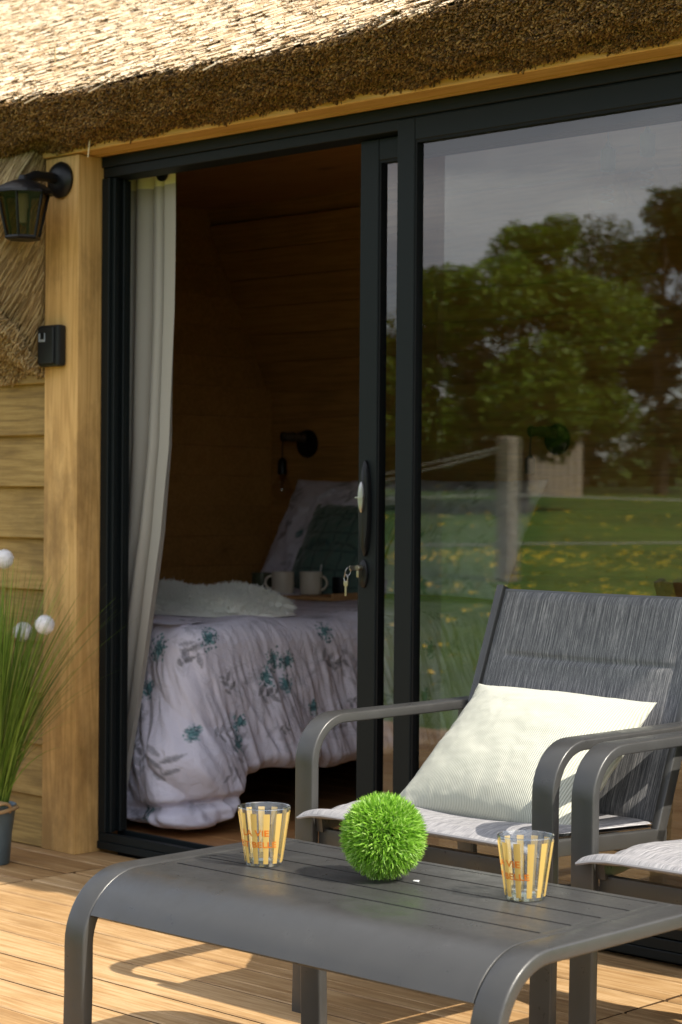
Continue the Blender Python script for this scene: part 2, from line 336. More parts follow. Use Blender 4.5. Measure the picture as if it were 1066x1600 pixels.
sv = [(XL-0.1, YB+0.12, 1.60), (3.1, YB+0.12, 1.60), (3.1, 2.06, 2.46), (XL-0.1, 2.06, 2.46), (XL-0.1, YB-0.01, 1.60), (3.1, YB-0.01, 1.60), (3.1, 1.99, 2.399), (XL-0.1, 1.99, 2.399)]
slope = link('sloped_ceiling', mesh('sloped_ceiling', sv, [(0, 1, 2, 3), (4, 5, 6, 7), (0, 1, 5, 4), (2, 3, 7, 6), (0, 3, 7, 4), (1, 2, 6, 5)]), M['inwood']); slope['kind'] = 'structure'
sd = Vector((0, 1.99-YB, 2.40-1.60)); sn_ = Vector((0, -sd.z, sd.y)).normalized(); ln = sd.length; sdn = sd.normalized()
for k in range(6):
    a = Vector((0, YB-0.012, 1.602))+sdn*(0.1345*k+0.02)
    P0 = [a, a+sdn*0.132, a+sdn*0.132+sn_*0.012, a+sn_*0.012]
    V = [(XL+0.002, p.y, p.z) for p in P0]+[(2.97, p.y, p.z) for p in P0]
    link('plank', mesh('plank', V, [(0, 1, 2, 3), (4, 5, 6, 7), (0, 1, 5, 4), (1, 2, 6, 5), (2, 3, 7, 6), (3, 0, 4, 7)]), M['inwood'], slope)
shellbox('front_wall_left', (XL-0.12, 0.02, -0.1), (-0.012, 0.10, 2.36))
shellbox('front_wall_right', (2.52, 0.0, -0.1), (3.10, 0.10, 2.36), M['clap'])
shellbox('front_wall_top', (-0.012, 0.02, 2.200), (2.52, 0.10, 2.36))
# clapboards on the left
cw = thing('clapboard_wall', 'olive brown clapboard wall under the low thatch, left of the timber post', 'wall', (-0.9, -0.05, 0))
cpitch = 0.1665
V = [(-0.9, 0, 0), (0.727, 0, 0), (0.727, 0.024, 0.0), (-0.9, 0.024, 0), (-0.9, 0.024, 0.19), (0.727, 0.024, 0.19), (0.727, 0.014, 0.19), (-0.9, 0.014, 0.19), (-0.9, -0.002, 0.004), (0.727, -0.002, 0.004)]
cm = mesh('board', [(-0.9, -0.008, 0.003), (0.727, -0.008, 0.003), (0.727, -0.005, 0), (-0.9, -0.005, 0), (0.727, 0.03, 0), (-0.9, 0.03, 0), (0.727, 0.03, 0.185), (-0.9, 0.03, 0.185), (0.727, 0.020, 0.185), (-0.9, 0.020, 0.185)],
          [(0, 1, 2, 3), (3, 2, 4, 5), (5, 4, 6, 7), (7, 6, 8, 9), (9, 8, 1, 0), (1, 8, 6, 4, 2), (0, 3, 5, 7, 9)]); cm.materials.append(M['clap'])
zb = 1.479+0.0
for k in range(10):
    z = zb-cpitch*k
    if z < -0.1: break
    o = link('board', cm, None, cw); o.location = (random.uniform(0, .001), -0.030, z if z > ZD else ZD+0.002)
o = link('board', cm, None, cw); o.location = (0, -0.030, zb+cpitch)

# timber post
bm = bmesh.new(); bm_box(bm, (-0.173, -0.090, ZD), (-0.004, 0.018, 2.196), 0.004, 2)
post = link('timber_post', bm_mesh('timber_post', bm), M['post']); tag(post, 'square honey coloured timber post between the clapboards and the sliding door', 'post')
# board under the thatch
bm = bmesh.new(); bm_box(bm, (-0.173, -0.105, 2.1985), (2.60, -0.002, 2.228), 0.003, 1); bm_box(bm, (-0.004, -0.030, 2.1965), (2.60, -0.004, 2.1985-0.0005), 0.0)
fas = link('eave_board', bm_mesh('eave_board', bm), M['fascia']); tag(fas, 'long orange board under the thatched eave, above the door frame', 'board')

# ------------------------------------------------------------------ thatch
def prisms(A, B, r, r2=None, k=3):
    """n straws from A to B, k-sided prisms with end cap at B"""
    n = len(A); D = B-A; D /= np.linalg.norm(D, axis=1, keepdims=True)+1e-9
    ref = np.tile([[0.3, 0.2, 0.93]], (n, 1)); X = np.cross(D, ref); X /= np.linalg.norm(X, axis=1, keepdims=True)+1e-9; Yv = np.cross(D, X)
    r = np.asarray(r).reshape(-1, 1) if np.ndim(r) else np.full((n, 1), r); r2 = r if r2 is None else np.asarray(r2).reshape(-1, 1)
    ph = rng.uniform(0, 6.28, (n, 1)); V = np.zeros((n, 2*k, 3))
    for i in range(k):
        a = ph+2*np.pi*i/k
        V[:, i] = A+(X*np.cos(a)+Yv*np.sin(a))*r; V[:, k+i] = B+(X*np.cos(a)+Yv*np.sin(a))*r2
    base = (np.arange(n)*2*k)[:, None, None]
    F = np.array([[i, (i+1) % k, k+(i+1) % k, k+i] for i in range(k)])[None]+base
    T = F.reshape(-1, 4)
    if k == 4: T = np.concatenate([T, (np.array([[4, 5, 6, 7]])[None]+base).reshape(-1, 4)])
    return V.reshape(-1, 3), T
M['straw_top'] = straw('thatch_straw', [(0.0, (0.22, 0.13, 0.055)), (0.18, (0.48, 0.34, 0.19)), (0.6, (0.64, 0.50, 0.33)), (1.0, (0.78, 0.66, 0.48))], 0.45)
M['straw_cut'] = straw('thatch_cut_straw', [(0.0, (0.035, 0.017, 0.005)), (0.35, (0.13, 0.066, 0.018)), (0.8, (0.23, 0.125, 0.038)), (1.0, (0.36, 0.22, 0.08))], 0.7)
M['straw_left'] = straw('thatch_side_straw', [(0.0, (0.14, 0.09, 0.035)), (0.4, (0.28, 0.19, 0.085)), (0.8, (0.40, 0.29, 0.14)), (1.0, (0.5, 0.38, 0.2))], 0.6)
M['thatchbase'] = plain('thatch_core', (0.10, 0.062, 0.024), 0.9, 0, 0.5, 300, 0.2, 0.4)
roof = thing('thatched_roof', 'thick straw thatched roof overhanging the door with a trimmed dark eave', 'roof', (1.2, 0.5, 2.5))
ROFF = Vector((1.2, 0.5, 2.5)); RO = np.array(ROFF)
def tipz(x):  # height of the eave lip
    return np.interp(x, [-1.2, -0.1, 0.4, 1.0, 1.35, 1.75, 2.2, 2.8, 3.6], [2.345, 2.343, 2.336, 2.321, 2.322, 2.352, 2.385, 2.40, 2.40])
TY = -0.29
def tipy(x): return TY+0.012*np.sin(x*3.1+1)+0.008*np.sin(x*7.3)
tan30 = math.tan(R(31))
# core of roof
xs = np.linspace(-4.2, 3.9, 80); prof = []
for x in xs:
    ty, tz = tipy(x)+0.012, float(tipz(x))
    prof.append([(x, 1.9, tz+(1.9-ty)*tan30-0.012), (x, ty+0.02, tz-0.004), (x, ty+0.004, tz-0.02), (x, -0.20, 2.262), (x, -0.075, 2.232), (x, 0.12, 2.232), (x, 0.14, 2.60)])
link('thatch_core', gridmesh('thatch_core', np.array(prof)-RO), M['thatchbase'], roof)
def roof_straws(n, x0, x1, s0, s1, seed):
    m = n//3; cid = rng.integers(0, m, n); cx_ = rng.uniform(x0, x1, m); cs_ = rng.uniform(s0, s1, m); cl_ = rng.random(m)**1.5*0.020; cj_ = rng.normal(0, .12, m)
    x = cx_[cid]+rng.normal(0, .0042, n); s = np.maximum(cs_[cid]+rng.normal(0, .007, n), s0)      # s = distance up the slope from the lip
    ln = rng.uniform(0.04, 0.11, n); jx = cj_[cid]+rng.normal(0, 0.07, n)
    ty, tz = tipy(x), tipz(x)
    lift = cl_[cid]+rng.uniform(0.0, 0.006, n)+0.0022*np.sin(x*23+s*31)+0.003*np.sin(x*51-s*67+3*np.sin(x*13))
    def pt(s_, x_, h): return np.stack([x_, ty+s_*math.cos(R(31))-h*math.sin(R(31)), tz+s_*math.sin(R(31))+h*math.cos(R(31))], 1)
    B = pt(s, x, lift); A = pt(s+ln, x+jx*ln, lift-ln*0.16)
    return A, B
A, B = roof_straws(165000, -3.6, 2.5, -0.008, 1.75, 1)
st = rng.random(len(A)) < 0.001; B[st] += np.stack([rng.normal(0, .004, st.sum()), -0.035*rng.random(st.sum()), -0.035*rng.random(st.sum())], 1)
Vt, Ft = prisms(A-RO, B-RO, rng.uniform(0.0015, 0.0031, len(A)), k=3)
o = link('thatch_straw', fast_mesh('thatch_straw', Vt, Ft), M['straw_top'], roof); o['kind'] = 'stuff'
# trimmed eave : stubs
def cut_stubs(n, x0, x1):
    x = rng.uniform(x0, x1, n); t = rng.random(n)**0.9; ty, tz = tipy(x), tipz(x)
    # curve from lip to the board
    py = np.where(t < .5, ty+0.001+(-0.20-ty)*(t/.5), -0.20+(0.10)*((t-.5)/.5)); pz = np.where(t < .5, tz-0.003+(2.255-tz)*(t/.5), 2.255-(0.035)*((t-.5)/.5))
    lump = 0.008*np.sin(x*17+t*9)+0.006*np.sin(x*41-t*15)
    lump = lump*np.clip(t*3, 0, 1)*.6; P = np.stack([x, py-lump*.5, pz-lump], 1)
    d = np.stack([rng.normal(-0.1, .5, n), -0.55+rng.normal(0, .45, n), -0.5+rng.normal(0, .4, n)], 1); d /= np.linalg.norm(d, axis=1, keepdims=True)
    ln = rng.uniform(0.003, 0.020, n)[:, None]
    return P-d*0.012, P+d*ln
A, B = cut_stubs(60000, -0.75, 2.7)
Vt, Ft = prisms(A-RO, B-RO, rng.uniform(0.0016, 0.0032, len(A)), k=4)
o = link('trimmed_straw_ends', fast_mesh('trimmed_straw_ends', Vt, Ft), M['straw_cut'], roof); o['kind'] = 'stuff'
# a few loose long straws
A = []; B = []
for (x, dx, dz, l_) in ((0.02, -.02, -.03, .045), (0.33, -.03, -.03, .05), (0.86, -.03, -.03, .05), (1.52, -.01, -.02, .04), (1.61, -.01, -.02, .03)):
    p = np.array([x, float(tipy(x)), float(tipz(x))+0.002]); d = np.array([-0.25, -0.80, -0.5]); A.append(p-d*0.06); B.append(p+d*l_)
A.append(np.array([0.10, -0.13, 2.235])); B.append(np.array([0.115, -0.15, 2.165]))
Vt, Ft = prisms(np.array(A)-RO, np.array(B)-RO, 0.0026, k=4)
o = link('loose_straw', fast_mesh('loose_straw', Vt, Ft), M['straw_top'], roof); o['kind'] = 'stuff'
# low thatch, left of the post : a slab pitched at 54 degrees, its verge and cut end face the camera
a54 = R(54); VX = -0.182
PA, PBt = np.array([-0.075, 1.505]), np.array([-0.42, 1.80])          # inner bottom, lip (y, z)
dirS = np.array([math.cos(a54), math.sin(a54)])
PC = PBt+dirS*0.62; PD = np.array([-0.036, 2.25])
P = []
for xx in np.linspace(-1.5, VX-0.012, 12):
    P.append([(xx, *(PA+[0.02, 0.0])), (xx, *PA), (xx, *(PBt+[0.012, 0.0])), (xx, *PC), (xx, *PD), (xx, *(PA+[0.02, 0.0]))])
cg = np.array(P); lowcore = link('thatch_core', gridmesh('thatch_core', cg-RO), M['thatchbase'], roof)
link('thatch_core', mesh('verge_core', [Vector(tuple(v-RO)) for v in cg[-1][:5]], [(0, 1, 2, 3, 4)]), M['thatchbase'], roof)
AS = []; BS = []; RS = []
# verge face straws
n = 6500; t = rng.random(n); q = rng.random(n)**0.8
foot = PA[None]+(PBt-PA)[None]*t[:, None]; ln = rng.uniform(0.10, 0.32, n); B2 = foot+dirS[None]*(q*1.0)[:, None]-dirS[None]*0.01
ok = (B2[:, 0] < -0.045) & (B2[:, 1] < 2.4); B2 = B2[ok]; ln = ln[ok]; n = len(B2); an = rng.normal(0, .07, n); dv = np.stack([np.cos(a54+an), np.sin(a54+an)], 1); A2 = B2+dv*ln[:, None]; A2[:, 0] = np.minimum(A2[:, 0], -0.04)
xx = VX-0.010+rng.uniform(0, 0.010, n); AS.append(np.stack([xx-.006, A2[:, 0], A2[:, 1]], 1)); BS.append(np.stack([xx, B2[:, 0], B2[:, 1]], 1)); RS.append(rng.uniform(.0018, .0034, n))
# surface straws
n = 5000; x = rng.uniform(-1.2, VX, n); q = rng.random(n)*0.8; B2 = PBt[None]+dirS[None]*q[:, None]+rng.uniform(0, .012, (n, 1))*np.array([[-math.sin(a54), math.cos(a54)]]); ln = rng.uniform(.1, .2, n); A2 = B2+dirS[None]*ln[:, None]
AS.append(np.stack([x, A2[:, 0], A2[:, 1]], 1)); BS.append(np.stack([x, B2[:, 0], B2[:, 1]], 1)); RS.append(rng.uniform(.0018, .0034, n))
# cut end : butt ends of the straw
n = 17000; x = rng.uniform(-0.75, VX+0.004, n); t = rng.random(n); lump = 0.012*np.sin(x*31+t*5)+0.008*np.sin(t*17+x*11); foot = PA[None]+(PBt-PA)[None]*t[:, None]-dirS[None]*lump[:, None]
P3 = np.stack([x, foot[:, 0], foot[:, 1]], 1); d = np.stack([rng.normal(0.05, .28, n), -dirS[0]+rng.normal(0, .28, n), -dirS[1]+rng.normal(0, .28, n)], 1); d /= np.linalg.norm(d, axis=1, keepdims=True)
AS.append(P3-d*0.03); BS.append(P3+d*rng.uniform(0.004, 0.028, n)[:, None]); RS.append(rng.uniform(0.0018, 0.0032, n))
Vt, Ft = prisms(np.concatenate(AS)-RO, np.concatenate(BS)-RO, np.concatenate(RS), k=4)
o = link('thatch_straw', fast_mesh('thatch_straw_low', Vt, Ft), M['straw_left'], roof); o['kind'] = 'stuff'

# ------------------------------------------------------------------ sliding door
door = thing('sliding_door', 'wide anthracite sliding glass door standing half open in front of the bed', 'door', (1.22, 0.05, 0)); DO = Vector((1.22, 0.05, 0))
def dpart(name, boxes, mat, bev=0.002):
    bm = bmesh.new()
    for a, b in boxes: bm_box(bm, Vector(a)-DO, Vector(b)-DO, bev, 1)
    return link(name, bm_mesh(name, bm, 30), mat, door)
dpart('jamb', [((0.0, 0.0, 0.047), (0.036, 0.092, 2.128)), ((0.0365, 0.012, 0.047), (0.050, 0.030, 2.128)), ((0.0365, 0.05, 0.047), (0.050, 0.065, 2.128))], M['frame'])
dpart('jamb', [((2.458, 0.0, 0.047), (2.500, 0.092, 2.128))], M['frame'])
dpart('head_frame', [((0.0, -0.002, 2.162), (2.50, 0.092, 2.1955)), ((0.0, 0.006, 2.1305), (2.50, 0.092, 2.1615))], M['frame'])
dpart('sill_track', [((0.0, -0.004, -0.006), (2.50, 0.092, 0.018)), ((0.0, 0.001, 0.0185), (2.50, 0.012, 0.046)), ((0.0, 0.036, 0.0185), (2.50, 0.044, 0.040)), ((0.0, 0.080, 0.0185), (2.50, 0.092, 0.046))], M['frame'])
zb_, zt_ = 0.048, 2.127
def panel(name, x0, x1, y0, y1, sl_, sr_, zt_):
    p = dpart(name, [((x0, y0, zb_), (x0+sl_, y1, zt_)), ((x1-sr_, y0, zb_), (x1, y1, zt_)),
                     ((x0+sl_+.0005, y0+0.001, zt_-0.062), (x1-sr_-.0005, y1-0.001, zt_)), ((x0+sl_+.0005, y0+0.001, zb_), (x1-sr_-.0005, y1-0.001, zb_+0.075))], M['frame'], 0.0025)
    ym = (y0+y1)/2; a = (x0+sl_, x1-sr_, zb_+0.075, zt_-0.062); g = 0.007
    bm = bmesh.new()
    for A_, B_ in (((a[0], y0+0.004, a[2]), (a[0]+g, y1-0.004, a[3])), ((a[1]-g, y0+0.004, a[2]), (a[1], y1-0.004, a[3])), ((a[0]+g, y0+0.004, a[3]-g), (a[1]-g, y1-0.004, a[3])), ((a[0]+g, y0+0.004, a[2]), (a[1]-g, y1-0.004, a[2]+g))):
        bm_box(bm, Vector(A_)-DO, Vector(B_)-DO)
    q = link('gasket', bm_mesh('gasket', bm, 30), M['gasket'], p)
    Vq = [Vector(v)-DO for v in ((a[0], ym, a[2]), (a[1], ym, a[2]), (a[1], ym, a[3]), (a[0], ym, a[3]))]
    q = link('glass_pane', mesh('glass_pane', Vq, [(0, 1, 2, 3)]), M['pane'], p); return p
pf = panel('fixed_panel', 1.268, 2.458, 0.003, 0.038, 0.064, 0.07, 2.160-.001)
pm = panel('moving_panel', 1.088, 2.27, 0.047, 0.082, 0.070, 0.07, 2.127)
# handle: long black lens-shaped plate with a silver oval
def lens(name, cx, z0, z1, w, y0, th, mat, parent, n=24):
    V = []; F = []; zc = (z0+z1)/2; hh = (z1-z0)/2
    ring = [(math.copysign(abs(math.cos(2*math.pi*k/n))**1.1, math.cos(2*math.pi*k/n))*w/2, math.sin(2*math.pi*k/n)*hh) for k in range(n)]
    for (f, y) in ((1, y0), (1, y0-th*.6), (0.86, y0-th), (0.0, y0-th*1.1)):
        for (a, b) in ring: V.append(Vector((cx+a*f, y, zc+b*f))-DO)
    for j in range(3):
        for k in range(n): F.append((j*n+k, j*n+(k+1) % n, (j+1)*n+(k+1) % n, (j+1)*n+k))
    return link(name, mesh(name, V, F, 40), mat, parent)
lens('handle', 1.122, 0.955, 1.225, 0.040, 0.047, 0.016, M['black'], pm)
h2 = lens('handle_latch', 1.120, 1.078, 1.165, 0.021, 0.030, 0.008, M['chrome'], pm)
bm = bmesh.new(); bm_box(bm, Vector((1.107, 0.014, 1.118))-DO, Vector((1.136, 0.024, 1.122))-DO, 0.001); link('latch_ridge', bm_mesh('latch_ridge', bm), M['chrome'], pm)
lens('lock_plate', 1.114, 0.865, 0.945, 0.036, 0.047, 0.008, M['black'], pm)
me = lathe('lock_cylinder', [(0.0085, 0.0), (0.0085, -0.016), (0.007, -0.018), (0, -0.018)], 16, (1.110-DO.x, 0.040-DO.y, 0.922), 'Y'); link('lock_cylinder', me, M['brass'], pm)
bm = bmesh.new(); bm_box(bm, Vector((1.1055, 0.024, 0.895))-DO, Vector((1.1145, 0.040, 0.920))-DO, 0.003); link('cylinder_body', bm_mesh('cylinder_body', bm), M['brass'], pm)
# keys
kb = thing('key_bunch', 'small bunch of metal keys hanging on a ring from the door lock', 'keys', (1.108, 0.022, 0.922)); KO = Vector((1.108, 0.022, 0.922))
bm = bmesh.new(); bm_box(bm, Vector((-0.001, -0.028, -0.007)), Vector((0.001, 0.004, 0.007)), 0.0005)
link('key', bm_mesh('key', bm), M['chrome'], kb)
ring = [Vector((math.sin(a)*0.004, -0.034+math.cos(a)*0.011, -0.010+math.sin(a)*0.013)) for a in [2*math.pi*k/20 for k in range(20)]]
link('key_ring', tube('key_ring', ring, 0.0011, 6, True), M['chrome'], kb)
ring = [Vector((-0.004+math.cos(a)*0.007, -0.038, -0.028+math.sin(a)*0.010)) for a in [2*math.pi*k/18 for k in range(18)]]
link('key_ring', tube('key_ring', ring, 0.0014, 6, True), M['chrome'], kb)
bm = bmesh.new(); bm_box(bm, Vector((-0.007, -0.040, -0.078)), Vector((0.0, -0.037, -0.040)), 0.0008); bm_box(bm, Vector((-0.011, -0.0405, -0.050)), Vector((0.005, -0.0365, -0.036)), 0.0015)
link('key', bm_mesh('key', bm), M['brass'], kb)

# ------------------------------------------------------------------ print raster for bedding
def make_print(w, h, res, seed, fixed=(), dens=1.0):
    rs = np.random.default_rng(seed); nx, ny = int(w/res), int(h/res)
    img = np.zeros((nx, ny, 3), np.float32); gx, gy = np.meshgrid(np.arange(nx)*res, np.arange(ny)*res, indexing='ij')
    img[:] = (0.645, 0.625, 0.725)
    def blend(m, c):
        m = np.clip(m, 0, 1)[..., None]; return m, np.array(c, np.float32)
    def patch(cx, cy, r):
        i0, i1 = max(0, int((cx-r)/res)), min(nx, int((cx+r)/res)+1); j0, j1 = max(0, int((cy-r)/res)), min(ny, int((cy+r)/res)+1)
        return slice(i0, i1), slice(j0, j1)
    def leaf(cx, cy, ang, L_, Wd, col, op):
        sl_ = patch(cx, cy, L_); x = gx[sl_]-cx; y = gy[sl_]-cy
        if x.size == 0: return
        u = (x*math.cos(ang)+y*math.sin(ang))/L_; v = (-x*math.sin(ang)+y*math.cos(ang))
        half = Wd/2*np.sin(np.clip(u, 0, 1)*math.pi)**0.8*(1.15-0.5*np.clip(u, 0, 1)); ins = (u > 0) & (u < 1)
        m = np.clip((half-np.abs(v))/res+0.5, 0, 1)*ins
        tone = np.where(v > 0, 1.0, 1.45)*np.where(np.abs(v) < res*0.9, 0.6, 1.0)*(0.85+0.3*np.sin(u*30+np.abs(v)*400))
        m_ = (m*op)[..., None]; img[sl_] = img[sl_]*(1-m_)+np.clip(np.array(col)*tone[..., None], 0, 1)*m_
    def dot(cx, cy, r, col, op):
        sl_ = patch(cx, cy, r+2*res); x = gx[sl_]-cx; y = gy[sl_]-cy
        m = (np.clip((r-np.hypot(x, y))/res+0.5, 0, 1)*op)[..., None]; img[sl_] = img[sl_]*(1-m)+np.array(col)*m
    def stem(x0, y0, ang, L_, curv, col, op):
        k = int(L_/res*1.2); pts = []
        x, y, a = x0, y0, ang
        for i in range(k):
            x += math.cos(a)*L_/k; y += math.sin(a)*L_/k; a += curv/k; dot(x, y, 0.0013, col, op)
            if i % max(1, k//4) == 0: pts.append((x, y, a))
        return pts
    def sprig(cx, cy, ang, s, col, op):
        for i, (x, y, a) in enumerate(stem(cx, cy, ang, 0.075*s, rs.uniform(-.9, .9), col, op*.7)):
            leaf(x, y, a+(1 if i % 2 else -1)*rs.uniform(.6, 1.1), rs.uniform(.032, .05)*s, rs.uniform(.015, .024)*s, np.array(col)*rs.uniform(.7, 1.4), op*rs.uniform(.6, 1))
    def bloom(cx, cy, s, op):
        for k in range(int(120*s)):
            a = rs.uniform(0, 6.28); r_ = min(abs(rs.normal(0, 0.020*s)), 0.036*s); c = np.array(((0.045, 0.13, 0.15), (0.08, 0.21, 0.23), (0.03, 0.08, 0.10), (0.17, 0.32, 0.34))[rs.integers(4)])
            for q in range(4):
                dot(cx+r_*math.cos(a)+rs.normal(0, .002), cy+1.2*r_*math.sin(a)+rs.normal(0, .002), rs.uniform(.0014, .0026), c, op)
    A_ = w*h
    for k in range(int(26*A_*dens)): sprig(rs.uniform(0, w), rs.uniform(0, h), rs.uniform(0, 6.28), rs.uniform(1.4, 3.0), (0.42, 0.42, 0.50), 0.38)
    for k in range(int(34*A_*dens)): sprig(rs.uniform(0, w), rs.uniform(0, h), rs.uniform(0, 6.28), rs.uniform(.8, 1.3), (0.20, 0.20, 0.24), rs.uniform(.4, .8))
    for k in range(int(3*A_*dens)): bloom(rs.uniform(0, w), rs.uniform(0, h), rs.uniform(.6, 1.1), 0.8)
    for (t, x, y, s) in fixed:
        if t == 'b': bloom(x, y, s, 0.92)
        else:
            sprig(x, y, rs.uniform(-2, 2), s*.95, (0.17, 0.17, 0.19), 0.85)
    return img
def sample(img, res, U, V_):
    i = np.clip((U/res).astype(int), 0, img.shape[0]-1); j = np.clip((V_/res).astype(int), 0, img.shape[1]-1)
    c = img[i, j]; return np.concatenate([c, np.ones(c.shape[:-1]+(1,), np.float32)], -1)
def fnoise(P, sc, seed=0.0, oct_=3):
    q = P.reshape(-1, P.shape[-1]); outv = np.empty(len(q))
    for i, p in enumerate(q): outv[i] = noise.fractal(Vector((p[0]*sc+seed, p[1]*sc, (p[2] if len(p) > 2 else 0)*sc)), 1.0, 2.0, oct_)
    return outv.reshape(P.shape[:-1])

# ------------------------------------------------------------------ bed
BX0, BX1, BY0, BY1, BZ = -1.56, 0.09, 0.30, 2.34, 0.700
bed = thing('bed', 'low double bed in the dark room behind the open door', 'bed', ((BX0+BX1)/2, (BY0+BY1)/2, 0)); BO = Vector(((BX0+BX1)/2, (BY0+BY1)/2, 0))
bm = bmesh.new(); bm_box(bm, Vector((BX0+.06, BY0+.08, 0.30))-BO, Vector((BX1-.08, BY1-0.02, 0.60))-BO, 0.04, 3); link('mattress', bm_mesh('mattress', bm), plain('mattress_ticking', (0.6, 0.58, 0.55), 0.9), bed)
bm = bmesh.new(); bm_box(bm, Vector((BX0+.05, BY0+.07, 0.20))-BO, Vector((BX1-.07, BY1-.01, 0.299))-BO, 0.01, 1); link('bed_frame', bm_mesh('bed_frame', bm), M['black'], bed)
for (x, y) in ((BX0+.1, BY0+.15), (BX1-.2, BY0+.15), (BX0+.1, BY1-.1), (BX1-.2, BY1-.1)): box('leg', Vector((x, y, 0.002))-BO, Vector((x+.06, y+.06, 0.199))-BO, M['black'], bed, 0.004, 1)
M['duvet'] = fabric('printed_duvet', (0.7, 0.68, 0.74), 'print', 0.25, 700, 0.85, 0.1, 0.6, 17)
duvet = thing('duvet', 'white duvet with grey leaves and teal blossom draped over the bed to the floor', 'duvet', tuple(BO))
BOn = np.array(BO); RES = 0.0030
Lf = BX1-BX0; Lsd = BY1-BY0; CR = 0.10
# perimeter: foot (x BX0->BX1-CR), arc, side (y BY0+CR->BY1)
sf = Lf-CR; sa = CR*math.pi/2; stot = sf+sa+(Lsd-CR)
def peri(s):
    s = np.asarray(s); x = np.zeros_like(s); y = np.zeros_like(s); nx = np.zeros_like(s); ny = np.zeros_like(s)
    m = s < sf; x[m] = BX0+s[m]; y[m] = BY0; ny[m] = -1
    m = (s >= sf) & (s < sf+sa); a = (s[m]-sf)/CR; x[m] = BX1-CR+CR*np.sin(a); y[m] = BY0+CR-CR*np.cos(a); nx[m] = np.sin(a); ny[m] = -np.cos(a)
    m = s >= sf+sa; x[m] = BX1; y[m] = BY0+CR+(s[m]-sf-sa); nx[m] = 1
    return x, y, nx, ny
s = np.concatenate([np.linspace(0.55, 1.15, 60), np.linspace(1.153, stot, 620)]); sc_ = sf+sa/2     # corner at sc_
T = np.linspace(-0.085, 0.98, 250); SS, TT = np.meshgrid(s, T, indexing='ij')
x, y, nx, ny = peri(SS)
ds = SS-sc_
# hem length: short along the side, spilling to the floor at the corner
Lh = np.interp(ds, [-1.2, -0.30, -0.02, 0.10, 0.20, 0.3, 3], [0.62, 0.86, 0.88, 0.76, 0.585, 0.575, 0.60])
Lh = Lh+0.012*np.sin(ds*11)+0.006*np.sin(ds*29+1)
tt = np.clip(TT/0.98, 0, 1)*Lh; tneg = np.where(TT < 0, TT, 0)
er = 0.085                                                   # edge rounding
ang = np.clip(tt/er, 0, math.pi/2); straight = np.maximum(tt-er*math.pi/2, 0)
off = er*np.sin(ang); drop = er*(1-np.cos(ang))+straight
hang = np.clip(tt/0.25, 0, 1); low = np.clip((tt-0.1)/0.5, 0, 1)
# folds: gathered ridges running down and a little forward
ph = SS+0.22*tt-0.35*tt*tt*np.exp(-((ds-.3)/.5)**2)
wv = fnoise(np.stack([SS*1.3, TT*1.6], -1), 1.6, 3.0, 2)
f3 = np.sin(ph*9.5+1.7+1.5*wv)
amp = 0.10+0.9*low
r1 = fnoise(np.stack([SS*4.2-tt*2.6, tt*1.3+SS*.3], -1), 1.0, 31.0, 1); r2 = fnoise(np.stack([SS*11-tt*5.5, tt*2.2+1], -1), 1.0, 47.0, 2); r3 = fnoise(np.stack([SS*30-tt*9, tt*5], -1), 1.0, 7.0, 2)
fold = 0.088*(np.abs(r1)**.9-.25)*amp+0.026*(0.22-np.abs(r2))*np.clip(amp*1.3, 0, 1)*hang+0.010*r3*hang+0.010*f3*amp
flare = 0.03*low+0.05*np.clip(1-np.abs(ds+.05)/.35, 0, 1)*low
# puffy hem tucking under
u = np.clip((tt-(Lh-0.07))/0.07, 0, 1); off2 = off+fold+flare-0.055*u*u
dr2 = drop-0.012*np.sin(u*math.pi/2)*u
Zv = BZ+0.010*(1-hang)*f3-dr2
# pooling on the floor
floor_ = 0.012; ex = np.maximum(floor_+0.05-Zv, 0)
Zp = np.where(ex > 0, floor_+0.05-0.045*np.tanh(ex*14), Zv)
off2 = off2+np.where(ex > 0, -0.9*ex*np.clip(ex*12, 0, 1), 0)
# roll where the bulge overhangs
off2 = off2+0.045*np.exp(-((Zp-0.24)/0.10)**2)*np.clip(1-np.abs(ds+.03)/.30, 0, 1)-0.05*np.exp(-((Zp-0.105-.05*np.clip(ds*3,-1,1))/0.016)**2)*np.clip(1-np.abs(ds)/.35, 0, 1)
P = np.stack([x+nx*(off2-er+tneg), y+ny*(off2-er+tneg), Zp], -1)
P[..., 1] = np.maximum(P[..., 1], 0.105+0.01*np.sin(SS*20+TT*9))
def side_st(yv, zv): return (sf+sa+(yv-BY0-CR), er*(math.pi/2-1)+(BZ-zv))
fx = []
for t_, yv, zv, k_ in (('b', .687, .567, 1.0), ('b', .643, .51, 1.0), ('b', .75, .56, .9), ('b', .74, .48, .8), ('b', .497, .30, .9), ('b', .516, .37, .7), ('l', .30, .56, 1.0), ('l', .48, .461, .9), ('l', .598, .45, 1.1), ('l', .39, .33, .9), ('l', .92, .55, 1.1), ('b', .95, .66, 1.0), ('b', .2, .62, 1.2), ('b', .40, .655, 1.2), ('b', .16, .48, .8), ('b', .09, .38, .8), ('l', .28, .19, 1.2), ('l', .15, .34, .8), ('b', .2, .05, 1.1), ('b', .88, .39, .6), ('l', 1.05, .40, .7), ('b', 1.2, .66, 1.1), ('l', .68, .33, .7)):
    a, b_ = side_st(yv, zv); fx.append((t_, a, b_+0.1, k_))
img = make_print(stot+.1, 1.1, RES, 11, fx, 1.0)
me = gridmesh('draped_sides', P-BOn); set_col(me, sample(img, RES, SS, tt+0.1+tneg).reshape(-1, 4))
link('draped_sides', me, M['duvet'], duvet)
gx = np.linspace(BX0-0.02, BX1-0.09, 150); gy = np.linspace(BY0+0.005, BY1, 200); GX, GY = np.meshgrid(gx, gy, indexing='ij')
